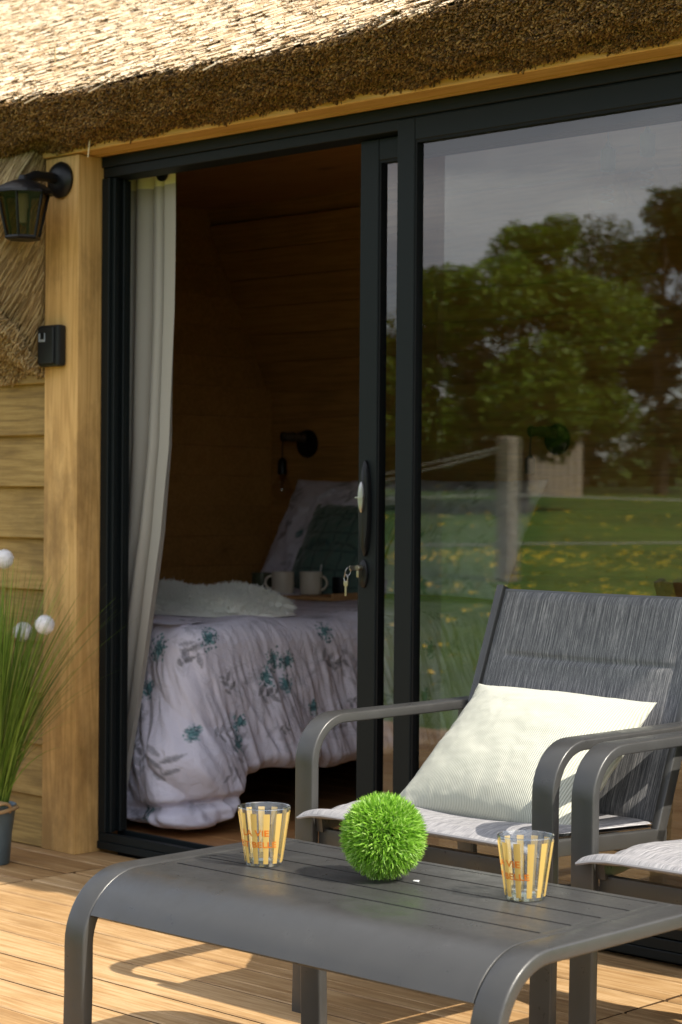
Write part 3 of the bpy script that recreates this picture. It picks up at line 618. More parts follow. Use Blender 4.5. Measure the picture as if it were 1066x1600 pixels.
wz = fnoise(np.stack([GX, GY], -1), 3.0, 5.0, 3); edge_ = np.minimum(np.clip((BX1-0.09-GX)/.15, 0, 1), np.clip((GY-BY0)/.15, 0, 1))
GZ = BZ-0.006+0.010*wz*edge_+0.045*np.exp(-((GX+1.25)/.25)**2)*np.clip((GY-1.0)/.6, 0, 1)*edge_
img2 = make_print(Lf+.1, Lsd+.1, 0.004, 5, (), 0.9)
me = gridmesh('top_cover', np.stack([GX, GY, GZ], -1)-BOn); set_col(me, sample(img2, 0.004, GX-BX0+.02, GY-BY0).reshape(-1, 4)); link('top_cover', me, M['duvet'], duvet)

# generic pillow surface
def pillow_grid(w, h, th, n=70, pinch=0.09, seed=1.0, wr=0.008, p=2.6, flat=0.0):
    t = np.linspace(-1, 1, n); t = np.sign(t)*np.abs(t)**0.85; U, V_ = np.meshgrid(t, t, indexing='ij')
    X_ = w/2*U*(1-pinch*(1-np.abs(V_)**2)*np.abs(U)**3); Y_ = h/2*V_*(1-pinch*(1-np.abs(U)**2)*np.abs(V_)**3)
    prof = (np.clip(1-np.abs(U)**p, 0, 1)**0.62)*(np.clip(1-np.abs(V_)**p, 0, 1)**0.62)
    nz = fnoise(np.stack([X_, Y_], -1), 9.0/max(w, .3), seed, 3)
    rad = np.maximum(np.abs(U), np.abs(V_)); ridg = np.sin((U*V_*9)+nz*4)*np.clip(rad-0.45, 0, 1)
    Zt = th/2*prof+(wr*nz*1.2+wr*ridg)*prof**0.5
    return U, V_, X_, Y_, Zt
def pillow(name, w, h, th, mat, M4, img=None, res=0.004, **kw):
    U, V_, X_, Y_, Zt = pillow_grid(w, h, th, **kw); n_ = U.shape[0]
    top = np.stack([X_, Y_, Zt], -1); bot = np.stack([X_, Y_, -Zt*0.9], -1)
    Pt = np.concatenate([top.reshape(-1, 3), bot.reshape(-1, 3)]); I = np.arange(n_*n_).reshape(n_, n_)
    F = np.stack([I[:-1, :-1], I[1:, :-1], I[1:, 1:], I[:-1, 1:]], -1).reshape(-1, 4); F = np.concatenate([F, F[:, ::-1]+n_*n_])
    A_ = np.array(M4); Pw = Pt@A_[:3, :3].T+A_[:3, 3]
    me = fast_mesh(name, Pw, F, True)
    bm = bmesh.new(); bm.from_mesh(me); bmesh.ops.remove_doubles(bm, verts=bm.verts, dist=2e-5); bm.to_mesh(me); bm.free()
    if img is not None:
        co = np.empty(len(me.vertices)*3, np.float32); me.vertices.foreach_get('co', co); co = co.reshape(-1, 3)
        lo = (co-A_[:3, 3])@A_[:3, :3]; set_col(me, sample(img, res, lo[:, 0]+w/2, lo[:, 1]+h/2))
    return link(name, me, mat)
def frame4(o, xv, yv):
    xv = Vector(xv).normalized(); yv = Vector(yv); yv = (yv-xv*yv.dot(xv)).normalized(); z = xv.cross(yv); o = Vector(o)
    return Matrix(((xv.x, yv.x, z.x, o.x), (xv.y, yv.y, z.y, o.y), (xv.z, yv.z, z.z, o.z), (0, 0, 0, 1)))
img3 = make_print(.8, .8, 0.004, 21, (('l', .25, .55, 1.0), ('l', .5, .7, 1.0), ('b', .4, .62, .8)), 1.2)
M['pillowprint'] = fabric('printed_pillow', (0.7, 0.68, 0.74), 'print', 0.2, 700, 0.85, 0.1, 0.25, 12)
for k, (cx, lab) in enumerate(((-1.13, 'leaf printed pillow upright on the bed below the lit side wall lamp, behind the teal cushion'), (-0.42, 'leaf printed pillow upright behind the glass pane'))):
    Mx = frame4((cx+.035, 2.20, 0.955), (1, 0.0, 0.0), (0.03, 0.50, 0.86))
    o = pillow('pillow', .72, .56, .15, M['pillowprint'], Mx, img3, pinch=0.05, seed=3.0+k, wr=0.012)
    tag(o, ['leaf printed white pillow propped behind the teal cushion', 'leaf printed white pillow seen through the glass, right of the door stile'][k], 'pillow', 'printed pillows against the back wall')
def velvet():
    m, nt, b = newmat('teal_scallop_velvet'); l = nt.links.new; tc = N(nt, 'ShaderNodeTexCoord')
    wv = N(nt, 'ShaderNodeTexVoronoi', Scale=13.0); wv.feature = 'DISTANCE_TO_EDGE'; wv.inputs['Randomness'].default_value = 0.15
    l(tc.outputs['Object'], wv.inputs['Vector']); rp = ramp(nt, [(0.0, (0.035, 0.075, 0.065)), (0.10, (0.085, 0.155, 0.13)), (1, (0.10, 0.18, 0.15))]); l(wv.outputs['Distance'], rp.inputs['Fac']); l(rp.outputs[0], b.inputs['Base Color'])
    b.inputs['Roughness'].default_value = 0.8; b.inputs['Sheen Weight'].default_value = 0.4
    bp = N(nt, 'ShaderNodeBump', Strength=0.6, Distance=0.01); l(wv.outputs['Distance'], bp.inputs['Height']); l(bp.outputs[0], b.inputs['Normal']); return m
M['velvet'] = velvet()
o = pillow('cushion', .50, .46, .13, M['velvet'], frame4((-0.95, 2.10, 0.890), (1, 0.02, 0.0), (0.02, 0.48, 0.87)), pinch=0.05, seed=8.0)
tag(o, 'dark teal scalloped velvet cushion leaning on the bed pillow', 'cushion')

# throw
n1, n2 = 120, 90; U, V_ = np.meshgrid(np.linspace(-1, 1, n1), np.linspace(-1, 1, n2), indexing='ij')
def throw_layer(cx, cy, w, d, h, z0, rot, seed):
    prof = np.clip(1-np.abs(U)**6, 0, 1)**0.5*np.clip(1-np.abs(V_)**5, 0, 1)**0.5
    X_ = w/2*U*(1+0.06*np.sin(V_*3+seed)); Y_ = d/2*V_*(1+0.08*np.sin(U*4+seed))
    nz = fnoise(np.stack([X_, Y_], -1), 7.0, seed, 3); fz = fnoise(np.stack([X_, Y_], -1), 70.0, seed, 2)
    Z_ = z0+(h+0.022*nz)*prof+0.006*fz*prof
    c_, s_ = math.cos(rot), math.sin(rot)
    return np.stack([cx+X_*c_-Y_*s_, cy+X_*s_+Y_*c_, Z_], -1)
TO = np.array([-0.42, 0.78, 0.70])
M['fleece'] = fabric('cream_fleece', (0.74, 0.74, 0.66), None, 1.0, 260, 0.95, 0.6)
th = thing('fleece_throw', 'thick cream fleece throw folded on the bed', 'blanket', tuple(TO))
l1 = throw_layer(-0.46, 0.78, 0.84, 0.36, 0.030, 0.700, 0.02, 1.0); l2 = throw_layer(-0.50, 0.80, 0.80, 0.32, 0.066, 0.718, 0.03, 4.0)
for q, l_ in (('lower_fold', l1), ('upper_fold', l2)): link(q, gridmesh(q, l_-TO), M['fleece'], th)
# fleece fuzz
def fuzz(layer, n, ln):
    a, b = layer.shape[:2]; i = rng.integers(1, a-2, n); j = rng.integers(1, b-2, n)
    p = layer[i, j]+(layer[i+1, j]-layer[i, j])*rng.random((n, 1))+(layer[i, j+1]-layer[i, j])*rng.random((n, 1))
    nr = np.cross(layer[i+1, j]-layer[i, j], layer[i, j+1]-layer[i, j]); nr /= np.linalg.norm(nr, axis=1, keepdims=True)+1e-9
    d = nr+rng.normal(0, .5, (n, 3)); return p-TO, p-TO+d*ln*rng.uniform(.5, 1.2, (n, 1))
A1, B1 = fuzz(l1, 7000, .010); A2, B2 = fuzz(l2, 14000, .010); A = np.concatenate([A1, A2]); B = np.concatenate([B1, B2])
Vt, Ft = prisms(A, B, np.full(len(A), 0.0018), np.full(len(A), 0.0008)); o = link('fleece_pile', fast_mesh('fleece_pile', Vt, Ft, True), M['fleece'], th); o['kind'] = 'stuff'

# tray with mugs
TRO = Vector((-0.97, 1.88, 0.698))
tr = thing('serving_tray', 'wooden serving tray on the bed carrying two cream mugs', 'tray', tuple(TRO))
Tb = Matrix.Rotation(R(6), 4, 'Z')
def trb(name, a, b, bev=0.003):
    bm = bmesh.new(); bm_box(bm, a, b, bev); bmesh.ops.transform(bm, matrix=Tb, verts=bm.verts); return link(name, bm_mesh(name, bm), M['tray'], tr)
trb('tray_base', (-0.30, -0.17, 0.0), (0.30, 0.17, 0.010))
trb('rim', (-0.30, -0.182, 0.0), (0.30, -0.1705, 0.016)); trb('rim', (-0.30, 0.1705, 0.0), (0.30, 0.182, 0.030)); trb('rim', (-0.3115, -0.182, 0.0), (-0.3005, 0.182, 0.030)); trb('rim', (0.3005, -0.182, 0.0), (0.3115, 0.182, 0.030))
def mug(x, y, z, r, h, mat, lab, handle=True, ha=200):
    m_ = thing('mug', lab, 'mug', (x, y, z), 'mugs on the tray' if handle else None)
    link('mug_body', lathe('mug_body', [(0, 0.002), (r*.86, 0), (r*.95, 0.004), (r, 0.02), (r, h), (r-.004, h+.001), (r-.005, h-.004), (r-.006, 0.01), (0, 0.008)], 32), mat, m_)
    if handle:
        pts = [Vector((-r+0.003-0.030*math.sin(a), 0, h*.52+h*.30*math.cos(a))) for a in [math.pi*k/12 for k in range(13)]]
        ob = link('mug_handle', tube('mug_handle', pts, 0.0055, 8), mat, m_); m_.rotation_euler = (0, 0, R(ha-180))
    return m_
M['cream'] = plain('cream_ceramic', (0.62, 0.57, 0.46), 0.35)
zt = 0.698+0.0105
mug(-1.037, 1.838, zt, .047, .094, M['cream'], 'cream mug on the tray with its handle to the left, nearer the throw', True, 222)
mug(-0.957, 1.925, zt, .047, .094, M['cream'], 'cream mug on the tray with a spoon standing in it', True, 20)
sp = link('spoon', tube('spoon', [(-0.93, 1.935, zt+0.02), (-0.925, 1.955, zt+0.125)], 0.003, 8), M['chrome']); tag(sp, 'teaspoon standing upright in the right cream mug', 'spoon')
M['olive'] = plain('dark_olive_glaze', (0.075, 0.085, 0.045), 0.3)
g_ = mug(-1.185, 1.86, zt, .045, .085, M['olive'], 'dark olive cup at the left end of the tray', False)
g_['label'] = 'dark olive handleless cup at the left end of the tray'; g_['category'] = 'cup'
dd = mug(-0.85, 2.0, zt, .040, .075, M['black'], 'x', False); dd['label'] = 'small black cup on the tray right of the mugs'; dd['category'] = 'cup'

# ------------------------------------------------------------------ interior lamps
def wall_lamp(x, z, lab):
    w_ = thing('wall_lamp', lab, 'wall lamp', (x, YB, z), 'wall lamps above the bed')
    link('wall_plate', lathe('wall_plate', [(0, 0), (0.062, 0), (0.064, -0.008), (0.060, -0.018), (0, -0.020)], 32, axis='Y'), M['black'], w_)
    link('bracket', tube('bracket', [(0, -0.02, 0.025), (-0.03, -0.07, 0.03), (-0.055, -0.11, 0.03)], 0.020, 12), M.setdefault('darkwood', plain('dark_stained_wood', (0.06, 0.035, 0.018), .5)), w_)
    for t in (0.25, 0.55, 0.95): link('band', tube('band', [(-0.055*t-.002, -0.02-0.09*t+.004, 0.03), (-0.055*t-0.004, -0.02-0.09*t-.006, 0.03)], 0.0225, 14), M['black'], w_)
    link('cable', tube('cable', [(-0.055, -0.105, 0.02), (-0.058, -0.11, -0.02), (-0.058, -0.11, -0.075)], 0.0028, 6), M['black'], w_)
    link('socket', lathe('socket', [(0.006, -0.065), (0.014, -0.072), (0.021, -0.082), (0.021, -0.14), (0.018, -0.142), (0, -0.142)], 20, (-0.058, -0.11, 0)), M['black'], w_)
    link('bulb', lathe('bulb', [(0.013, -0.142), (0.016, -0.152), (0.036, -0.175), (0.046, -0.200), (0.047, -0.215), (0.038, -0.242), (0.02, -0.256), (0, -0.26)], 24, (-0.058, -0.11, 0)), M['bulbglass'], w_)
    link('filament', tube('filament', [(-0.058+0.012*math.cos(k*1.2), -0.11+0.012*math.sin(k*1.2), -0.165-0.05*k/14) for k in range(15)], 0.0012, 5), M['chrome'], w_)
    return w_
wall_lamp(-1.46, 1.36, 'black wall lamp with hanging clear bulb above the left bed pillow')
wall_lamp(-0.03, 1.36, 'black wall lamp with hanging clear bulb on the back wall, seen only through the glass')
def pendant(x, y, z, lab):
    p_ = thing('pendant_light', lab, 'pendant light', (x, y, z), 'pendant bulbs behind the glass')
    link('cord', tube('cord', [(0, 0, 0.0), (0, 0, 2.398-z)], 0.003, 6), M['gasket'], p_)
    link('socket', lathe('socket', [(0.004, 0.02), (0.012, 0.0), (0.023, -0.006), (0.023, -0.070), (0.018, -0.074), (0, -0.074)], 20), plain('slate_socket', (0.10, 0.13, 0.16), .5), p_)
    link('bulb', lathe('bulb', [(0.014, -0.074), (0.018, -0.088), (0.045, -0.12), (0.060, -0.155), (0.058, -0.185), (0.042, -0.212), (0.018, -0.226), (0, -0.228)], 28), M['bulbglass'], p_)
    link('filament', tube('filament', [(0.02*math.cos(k*1.1), 0.02*math.sin(k*1.1), -0.11-0.07*k/18) for k in range(19)], 0.0016, 5), M['brass'], p_)
pendant(1.247, 1.0, 2.215, 'clear bulb pendant with slate socket, left one behind the upper glass')
pendant(1.396, 1.0, 2.245, 'clear bulb pendant with slate socket, right and higher one behind the upper glass')

# ------------------------------------------------------------------ curtain
M['linen'] = fabric('grey_linen', (0.37, 0.36, 0.325), None, 0.5, 500, 0.9, 0.1, 0.08, 20)
M['header'] = fabric('cream_header_tape', (0.68, 0.66, 0.44), None, 0.5, 500, 0.9, 0.1)
cur = thing('curtain', 'grey linen curtain gathered at the left side of the open door', 'curtain', (-0.05, 0.17, 0))
zc = [2.20, 1.7, 1.28, 1.0, 0.72, 0.42, 0.25, 0.02]; xc = [0.178, 0.178, 0.166, 0.128, 0.066, 0.0, -0.045, -0.10]
def curtain_grid(z0, z1, nz_=120):
    zz = np.linspace(z0, z1, nz_); uu_ = np.linspace(0, 1, 220); Uc, Zc = np.meshgrid(uu_, zz, indexing='ij')
    xr = np.interp(Zc, zc[::-1], xc[::-1]); xl = -0.34; ww = fnoise(np.stack([Uc*2, Zc*.4], -1), 1.0, 2.0, 2)
    Xc = xl+(xr-xl)*Uc; am = 0.034*(1-0.35*np.clip((0.9-Zc)/.9, 0, 1))
    Yc = 0.185+am*np.sin(Uc*2*math.pi*7.2+0.9+0.8*ww)*(0.6+0.4*np.clip((2.3-Zc), 0, 1))+0.008*np.sin(Uc*61+ww*5)
    # wide flat leading panel near the edge
    e = np.clip((Uc-0.875)/.03, 0, 1); Yc = Yc*(1-e)+(0.150+0.006*np.sin(Zc*4))*e
    Xc = Xc+0.012*np.cos(Uc*2*math.pi*7.2+0.9)*(1-e)
    return np.stack([Xc+0.05, Yc-0.17, Zc], -1)
link('curtain_cloth', gridmesh('curtain_cloth', curtain_grid(2.115, 0.02)), M['linen'], cur)
link('header_band', gridmesh('header_band', curtain_grid(2.20, 2.1152, 12)), M['header'], cur)
link('eyelet', lathe('eyelet', [(0.014, -0.004), (0.026, -0.004), (0.026, 0.004), (0.014, 0.004)], 24, (0.126+.05, 0.143-.17, 2.150), 'Y', cap=False), M['black'], cur)
link('eyelet', lathe('eyelet_centre', [(0.0, -0.002), (0.014, -0.002)], 24, (0.126+.05, 0.143-.17, 2.150), 'Y', cap=False), M['gasket'], cur)
rod = link('curtain_rod', tube('curtain_rod', [(-1.0, 0.150+.04, 2.175), (2.6, 0.150+.04, 2.175)], 0.011, 12), M['black']); tag(rod, 'thin dark curtain rod behind the door head', 'curtain rod')

# ------------------------------------------------------------------ lantern & key safe on the post
LO = Vector((-0.080, -0.250, 2.0))
lan = thing('wall_lantern', 'black metal wall lantern with tinted panes on the timber post under the eave', 'lantern', tuple(LO))
link('mount_plate', lathe('mount_plate', [(0, -0.0), (0.056, -0.0), (0.058, -0.010), (0.050, -0.022), (0.03, -0.03), (0, -0.031)], 32, Vector((-0.088, -0.0905, 2.122))-LO, 'Y'), M['black'], lan)
link('arm', tube('arm', [Vector((-0.088, -0.10, 2.122))-LO, Vector((-0.086, -0.15, 2.125))-LO, Vector((-0.083, -0.205, 2.122))-LO, Vector((-0.080, -0.25, 2.100))-LO], 0.016, 10), M['black'], lan)
link('cap', lathe('cap', [(0.0, 0.120), (0.012, 0.118), (0.016, 0.105), (0.045, 0.096), (0.080, 0.080), (0.094, 0.066), (0.095, 0.058), (0.080, 0.060), (0, 0.066)], 12, sm=25), M['black'], lan)
R1, R2, z1, z2 = 0.082, 0.052, 0.062, -0.076
def hexp(k, r_, z_, a0=8): a = R(60*k+a0); return Vector((r_*math.cos(a), r_*math.sin(a), z_))
link('base', lathe('base', [(0, -0.084), (0.052, -0.084), (0.058, -0.078), (0.056, -0.072), (0, -0.072)], 6, sm=25), M['black'], lan).rotation_euler = (0, 0, R(8))
for k in range(6):
    link('rib', tube('rib', [hexp(k, R1, z1), hexp(k, R2, z2)], 0.0048, 6), M['black'], lan)
    q = [hexp(k, R1-.003, z1), hexp(k+1, R1-.003, z1), hexp(k+1, R2-.003, z2), hexp(k, R2-.003, z2)]
    link('pane', mesh('pane', q, [(0, 1, 2, 3)]), M['lampglass'], lan)
link('lamp_holder', lathe('lamp_holder', [(0, 0.06), (0.018, 0.06), (0.018, 0.02), (0.014, 0.01), (0.012, -0.03), (0, -0.04)], 16), plain('grey_bulb', (0.3, 0.3, 0.3), .3), lan)
KS = Vector((-0.112, -0.091, 1.595)); ks = thing('key_safe', 'small dark grey key safe box screwed to the timber post', 'key safe', tuple(KS))
bm = bmesh.new(); bm_box(bm, (-0.052, -0.034, -0.066), (0.052, 0.0, 0.066), 0.014, 4); link('body', bm_mesh('body', bm), M['keybox'], ks)
bm = bmesh.new(); bm_box(bm, (-0.044, -0.042, -0.060), (0.036, -0.030, 0.060), 0.010, 3); link('cover', bm_mesh('cover', bm), M['keybox'], ks)
bm = bmesh.new(); bm_box(bm, (-0.036, -0.0445, 0.012), (-0.004, -0.041, 0.040), 0.001, 1); link('window_rim', bm_mesh('window_rim', bm), plain('grey_label', (0.22, 0.25, 0.28), .3), ks)
bm = bmesh.new(); bm_box(bm, (-0.024, -0.046, 0.020), (-0.006, -0.0447, 0.040), 0.0004, 1); link('dial', bm_mesh('dial', bm), M['gasket'], ks)

# ------------------------------------------------------------------ armchairs
def sling_mat(name, base, hi, lo, axis, rough=0.75):
    m, nt, b = newmat(name); l = nt.links.new; tc = N(nt, 'ShaderNodeTexCoord'); at = N(nt, 'ShaderNodeAttribute', attribute_name='uvw')
    mp = N(nt, 'ShaderNodeMapping'); mp.inputs['Scale'].default_value = (1, 0.007, 1); l(at.outputs['Vector'], mp.inputs['Vector'])
    n1 = N(nt, 'ShaderNodeTexNoise', Scale=400.0, Detail=3.0, Roughness=0.8); l(mp.outputs[0], n1.inputs['Vector'])
    mp2 = N(nt, 'ShaderNodeMapping'); mp2.inputs['Scale'].default_value = (1, 0.035, 1); l(at.outputs['Vector'], mp2.inputs['Vector'])
    n2 = N(nt, 'ShaderNodeTexNoise', Scale=520.0, Detail=3.0, Roughness=0.9); l(mp2.outputs[0], n2.inputs['Vector'])
    ad = N(nt, 'ShaderNodeMath', operation='ADD'); l(n1.outputs['Fac'], ad.inputs[0]); l(n2.outputs['Fac'], ad.inputs[1])
    hf = N(nt, 'ShaderNodeMath', operation='MULTIPLY'); hf.inputs[1].default_value = .5; l(ad.outputs[0], hf.inputs[0])
    rp = ramp(nt, [(0.38, lo), (0.5, base), (0.64, hi)]); l(hf.outputs[0], rp.inputs['Fac']); l(rp.outputs[0], b.inputs['Base Color'])
    b.inputs['Roughness'].default_value = rough; b.inputs['Specular IOR Level'].default_value = 0.35
    wv = N(nt, 'ShaderNodeTexChecker', Scale=700.0); l(at.outputs['Vector'], wv.inputs['Vector'])
    bp = N(nt, 'ShaderNodeBump', Strength=0.2, Distance=0.0006); l(hf.outputs[0], bp.inputs['Height']); l(bp.outputs[0], b.inputs['Normal']); return m
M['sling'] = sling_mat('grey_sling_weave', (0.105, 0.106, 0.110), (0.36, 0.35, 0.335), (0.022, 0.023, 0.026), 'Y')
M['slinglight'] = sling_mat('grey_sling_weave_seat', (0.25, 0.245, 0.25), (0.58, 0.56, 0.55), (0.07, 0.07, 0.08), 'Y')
def uvw(me, U, V_):
    a = me.attributes.new('uvw', 'FLOAT_VECTOR', 'POINT'); arr = np.stack([U.ravel(), V_.ravel(), np.zeros(U.size)], -1).astype(np.float32); a.data.foreach_set('vector', arr.ravel())
def armchair(lab):
    # local origin: floor, left outer edge, front leg plane -> world (1.845, -0.95)
    ch = thing('armchair', lab, 'armchair', (0, 0, 0), 'matching garden armchairs by the door'); Wd = 0.722; zf = ZD
    fy = 0.0; th = 0.022; rb = 0.105
    path = [(fy-0.006+th/2, zf), (fy+th/2, 0.30), (fy+th/2, 0.640-rb)]+arc(fy+th/2+rb-th/2, 0.640-rb, rb-th/2, 180, 90, 10)[1:]+[(0.40, 0.6295), (0.60, 0.6310)]
    path = [(a, b) for a, b in path]
    for x0 in (0.0, Wd-0.055):
        link('arm_loop', strap('arm_loop', path, x0, x0+0.055, th), M['metal'], ch)
        link('rear_leg', strap('rear_leg', [(0.560, 0.618), (0.545, 0.42), (0.57, 0.2), (0.60, zf)], x0+0.004, x0+0.051, th), M['metal'], ch)
    by = lambda z: 0.645-0.387*(0.906-z)             # recline of the back
    for x0 in (0.0555, Wd-0.0555-0.020):
        link('back_stile', strap('back_stile', [(by(0.39), 0.39), (by(0.65), 0.65), (by(0.907), 0.907)], x0, x0+0.020, 0.034, 0.004), M['metal'], ch)
        link('seat_rail', strap('seat_rail', [(0.012, 0.402), (0.10, 0.414), (0.47, 0.396)], x0, x0+0.020, 0.034, 0.003), M['metal'], ch)
    bm = bmesh.new(); bm_box(bm, (0.0560, 0.020, 0.352), (Wd-0.0560, 0.042, 0.392), 0.004, 2); link('front_rail', bm_mesh('front_rail', bm), M['metal'], ch)
    bm = bmesh.new(); bm_box(bm, (0.0760, 0.475, 0.345), (Wd-0.0760, 0.497, 0.385), 0.004, 2); link('rear_rail', bm_mesh('rear_rail', bm), M['metal'], ch)
    # sling back
    nu, nv = 90, 90; U, V_ = np.meshgrid(np.linspace(0, 1, nu), np.linspace(0, 1, nv), indexing='ij')
    xa, xb = 0.0765, Wd-0.0765; za, zb2 = 0.425, 0.898
    X_ = xa+(xb-xa)*U; Zb = za+(zb2-za)*V_
    pad = np.clip(np.minimum(U, 1-U)/.10-0.55, 0, 1)**.5*np.clip(np.minimum(V_/.06, (1-V_)/.045), 0, 1)**.5
    seam = 1-0.75*np.exp(-((Zb-0.748)/.006)**2)*np.clip(np.minimum(U, 1-U)/.08, 0, 1)
    bow = 0.018*np.sin(U*math.pi)*(0.3+0.7*np.sin(np.clip(V_, 0, 1)*math.pi)); thk = 0.010*pad*seam+0.004
    hemz = 0.0
    def backp(sgn):
        t_ = thk if sgn > 0 else thk*0.9
        nyv, nzv = -0.933*sgn, 0.361*sgn
        return np.stack([X_, 0.645-0.387*(0.906-Zb)+bow*0.9+t_*nyv, Zb-bow*0.3+t_*nzv+hemz], -1)
    for sgn in (1, -1):
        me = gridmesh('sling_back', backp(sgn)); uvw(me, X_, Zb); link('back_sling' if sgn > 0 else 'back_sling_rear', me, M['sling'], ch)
    link('top_hem', tube('top_hem', [(xa, 0.645+bow[0, -1]-.003, 0.898), (xa+.15, 0.645+0.0055-.003, 0.8975), (Wd/2, 0.650-.003, 0.897), (xb-.15, 0.6505-.003, 0.8975), (xb, 0.645-.003, 0.898)], 0.0055, 8), M['sling'], ch)
    # seat
    xa, xb = 0.030, Wd-0.030; nu, nv = 110, 80; U, V_ = np.meshgrid(np.linspace(0, 1, nu), np.linspace(0, 1, nv), indexing='ij')
    # narrower behind the front legs so that it clears the loops
    yv = -0.020+V_*0.475; k = np.clip((yv-(-0.004))/0.012, 0, 1); xin = 0.030+k*0.047
    X_ = xin+(Wd-2*xin)*U; side = np.clip(np.minimum(U, 1-U)/.13, 0, 1)
    Zs = 0.416+0.020*np.sin(np.clip(V_/.30, 0, 1)*math.pi/2)-0.016*np.clip((V_-.3)/.7, 0, 1)+0.012*(1-(1-side)**2)*np.clip(1.1-V_, 0, 1)-0.020*np.sin(U*math.pi)*np.sin(np.clip(V_, 0, 1)*math.pi)
    Zs += 0.0025*np.sin(V_*60+U*3)*np.exp(-V_*6)
    pad = np.clip(np.minimum(U, 1-U)/.05, 0, 1)**.5*np.clip(np.minimum(V_/.05, (1-V_)/.05), 0, 1)**.5
    for sgn in (1, -1):
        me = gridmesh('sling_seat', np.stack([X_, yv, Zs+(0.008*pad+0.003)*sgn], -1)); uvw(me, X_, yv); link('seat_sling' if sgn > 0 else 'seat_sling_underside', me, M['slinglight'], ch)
    rim = [(X_[i, 0], yv[i, 0], Zs[i, 0]) for i in range(0, nu, 6)]; link('seat_hem', tube('seat_hem', rim, 0.0036, 6), M['slinglight'], ch)
    return ch
c1 = armchair('grey garden armchair holding the ribbed cream cushion, beside the glass door'); c1.location = (1.845, -0.95, 0)
def copy_tree(o, parent=None):
    c = o.copy(); S.collection.objects.link(c); c.parent = parent
    for ch in list(o.children): copy_tree(ch, c)
    return c
c2 = copy_tree(c1); c2.location = (1.845+0.765, -0.95, 0); c2['label'] = 'empty grey garden armchair cut off by the right edge of the photo'
# ribbed cushion
def ribbed():
    m, nt, b = newmat('ribbed_cream_cotton'); l = nt.links.new; tc = N(nt, 'ShaderNodeTexCoord'); at = N(nt, 'ShaderNodeAttribute', attribute_name='uvw')
    wv = N(nt, 'ShaderNodeTexWave', Scale=68.0); wv.bands_direction = 'X'; wv.inputs['Distortion'].default_value = 0.25; l(at.outputs['Vector'], wv.inputs['Vector'])
    rp = ramp(nt, [(0.0, (0.32, 0.33, 0.26)), (0.5, (0.47, 0.475, 0.395)), (1.0, (0.53, 0.53, 0.45))]); l(wv.outputs['Fac'], rp.inputs['Fac']); l(rp.outputs[0], b.inputs['Base Color'])
    b.inputs['Roughness'].default_value = 0.9; b.inputs['Sheen Weight'].default_value = 0.2; b.inputs['Specular IOR Level'].default_value = 0.2
    bp = N(nt, 'ShaderNodeBump', Strength=0.7, Distance=0.0015); l(wv.outputs['Fac'], bp.inputs['Height']); l(bp.outputs[0], b.inputs['Normal']); return m
M['rib'] = ribbed()
Mx = frame4((2.218, -0.622, 0.552), (1, 0.0, -0.012), (0.15, 0.32, 0.265))
cw_, chh = .505, .412
n = 110; U, V_, X_, Y_, Zt = pillow_grid(cw_, chh, .195, n=n, pinch=0.085, seed=12.0, wr=0.0024, p=2.4)
edge_l = np.exp(-((U+1)/.28)**2); wq = fnoise(np.stack([X_*6, Y_*26], -1), 1.0, 4.0, 2); Zt = Zt+0.010*wq*edge_l*np.clip(1-np.abs(V_), 0, 1)**.4; X_ = X_+0.006*wq*edge_l*np.clip((1-np.abs(V_))*4, 0, 1)
bend = 0.05*(1-(V_)**2)   # sags in the seat corner
top = np.stack([X_, Y_, Zt-bend*0.3], -1); bot = np.stack([X_, Y_, -Zt*0.85-bend*0.3], -1)
Pt = np.concatenate([top.reshape(-1, 3), bot.reshape(-1, 3)]); I = np.arange(n*n).reshape(n, n)
F = np.stack([I[:-1, :-1], I[1:, :-1], I[1:, 1:], I[:-1, 1:]], -1).reshape(-1, 4); F = np.concatenate([F, F[:, ::-1]+n*n])
A_ = np.array(Mx); me = fast_mesh('scatter_cushion', Pt@A_[:3, :3].T, F, True); uvw(me, np.concatenate([X_.ravel(), X_.ravel()]), np.concatenate([Y_.ravel(), Y_.ravel()]))
cu = link('scatter_cushion', me, M['rib']); cu.location = Mx.translation; tag(cu, 'ribbed cream scatter cushion leaning in the left garden armchair', 'cushion')

# ------------------------------------------------------------------ coffee table
TZ = 0.42; TX0, TX1 = 2.030, 3.066; TYc = -1.362
ct = thing('coffee_table', 'low grey metal slatted coffee table with rounded loop legs', 'table', (0, 0, 0)); CTO = Vector(((TX0+TX1)/2, -1.40, 0)); ct.location = CTO; ct.rotation_euler = (0, 0, R(0.7))
def tl(path): return [(a-CTO.y, b) for a, b in path]
th = 0.026; rb = 0.135; fy, ry = -1.738, -1.082; zt = TZ-th/2
lp = [(fy-0.006+th/2, ZD), (fy+th/2, 0.20), (fy+th/2, TZ-rb)]+arc(fy+rb, TZ-rb, rb-th/2, 180, 90, 12)[1:]+arc(ry-rb*.8, TZ-rb*.8, rb*.8-th/2, 90, 0, 12)+[(ry-th/2, 0.20), (ry-th/2+.006, ZD)]
for x0 in (TX0, TX1-0.058): link('leg_loop', strap('leg_loop', tl(lp), x0-CTO.x, x0+0.058-CTO.x, th, 0.005), M['metal'], ct)
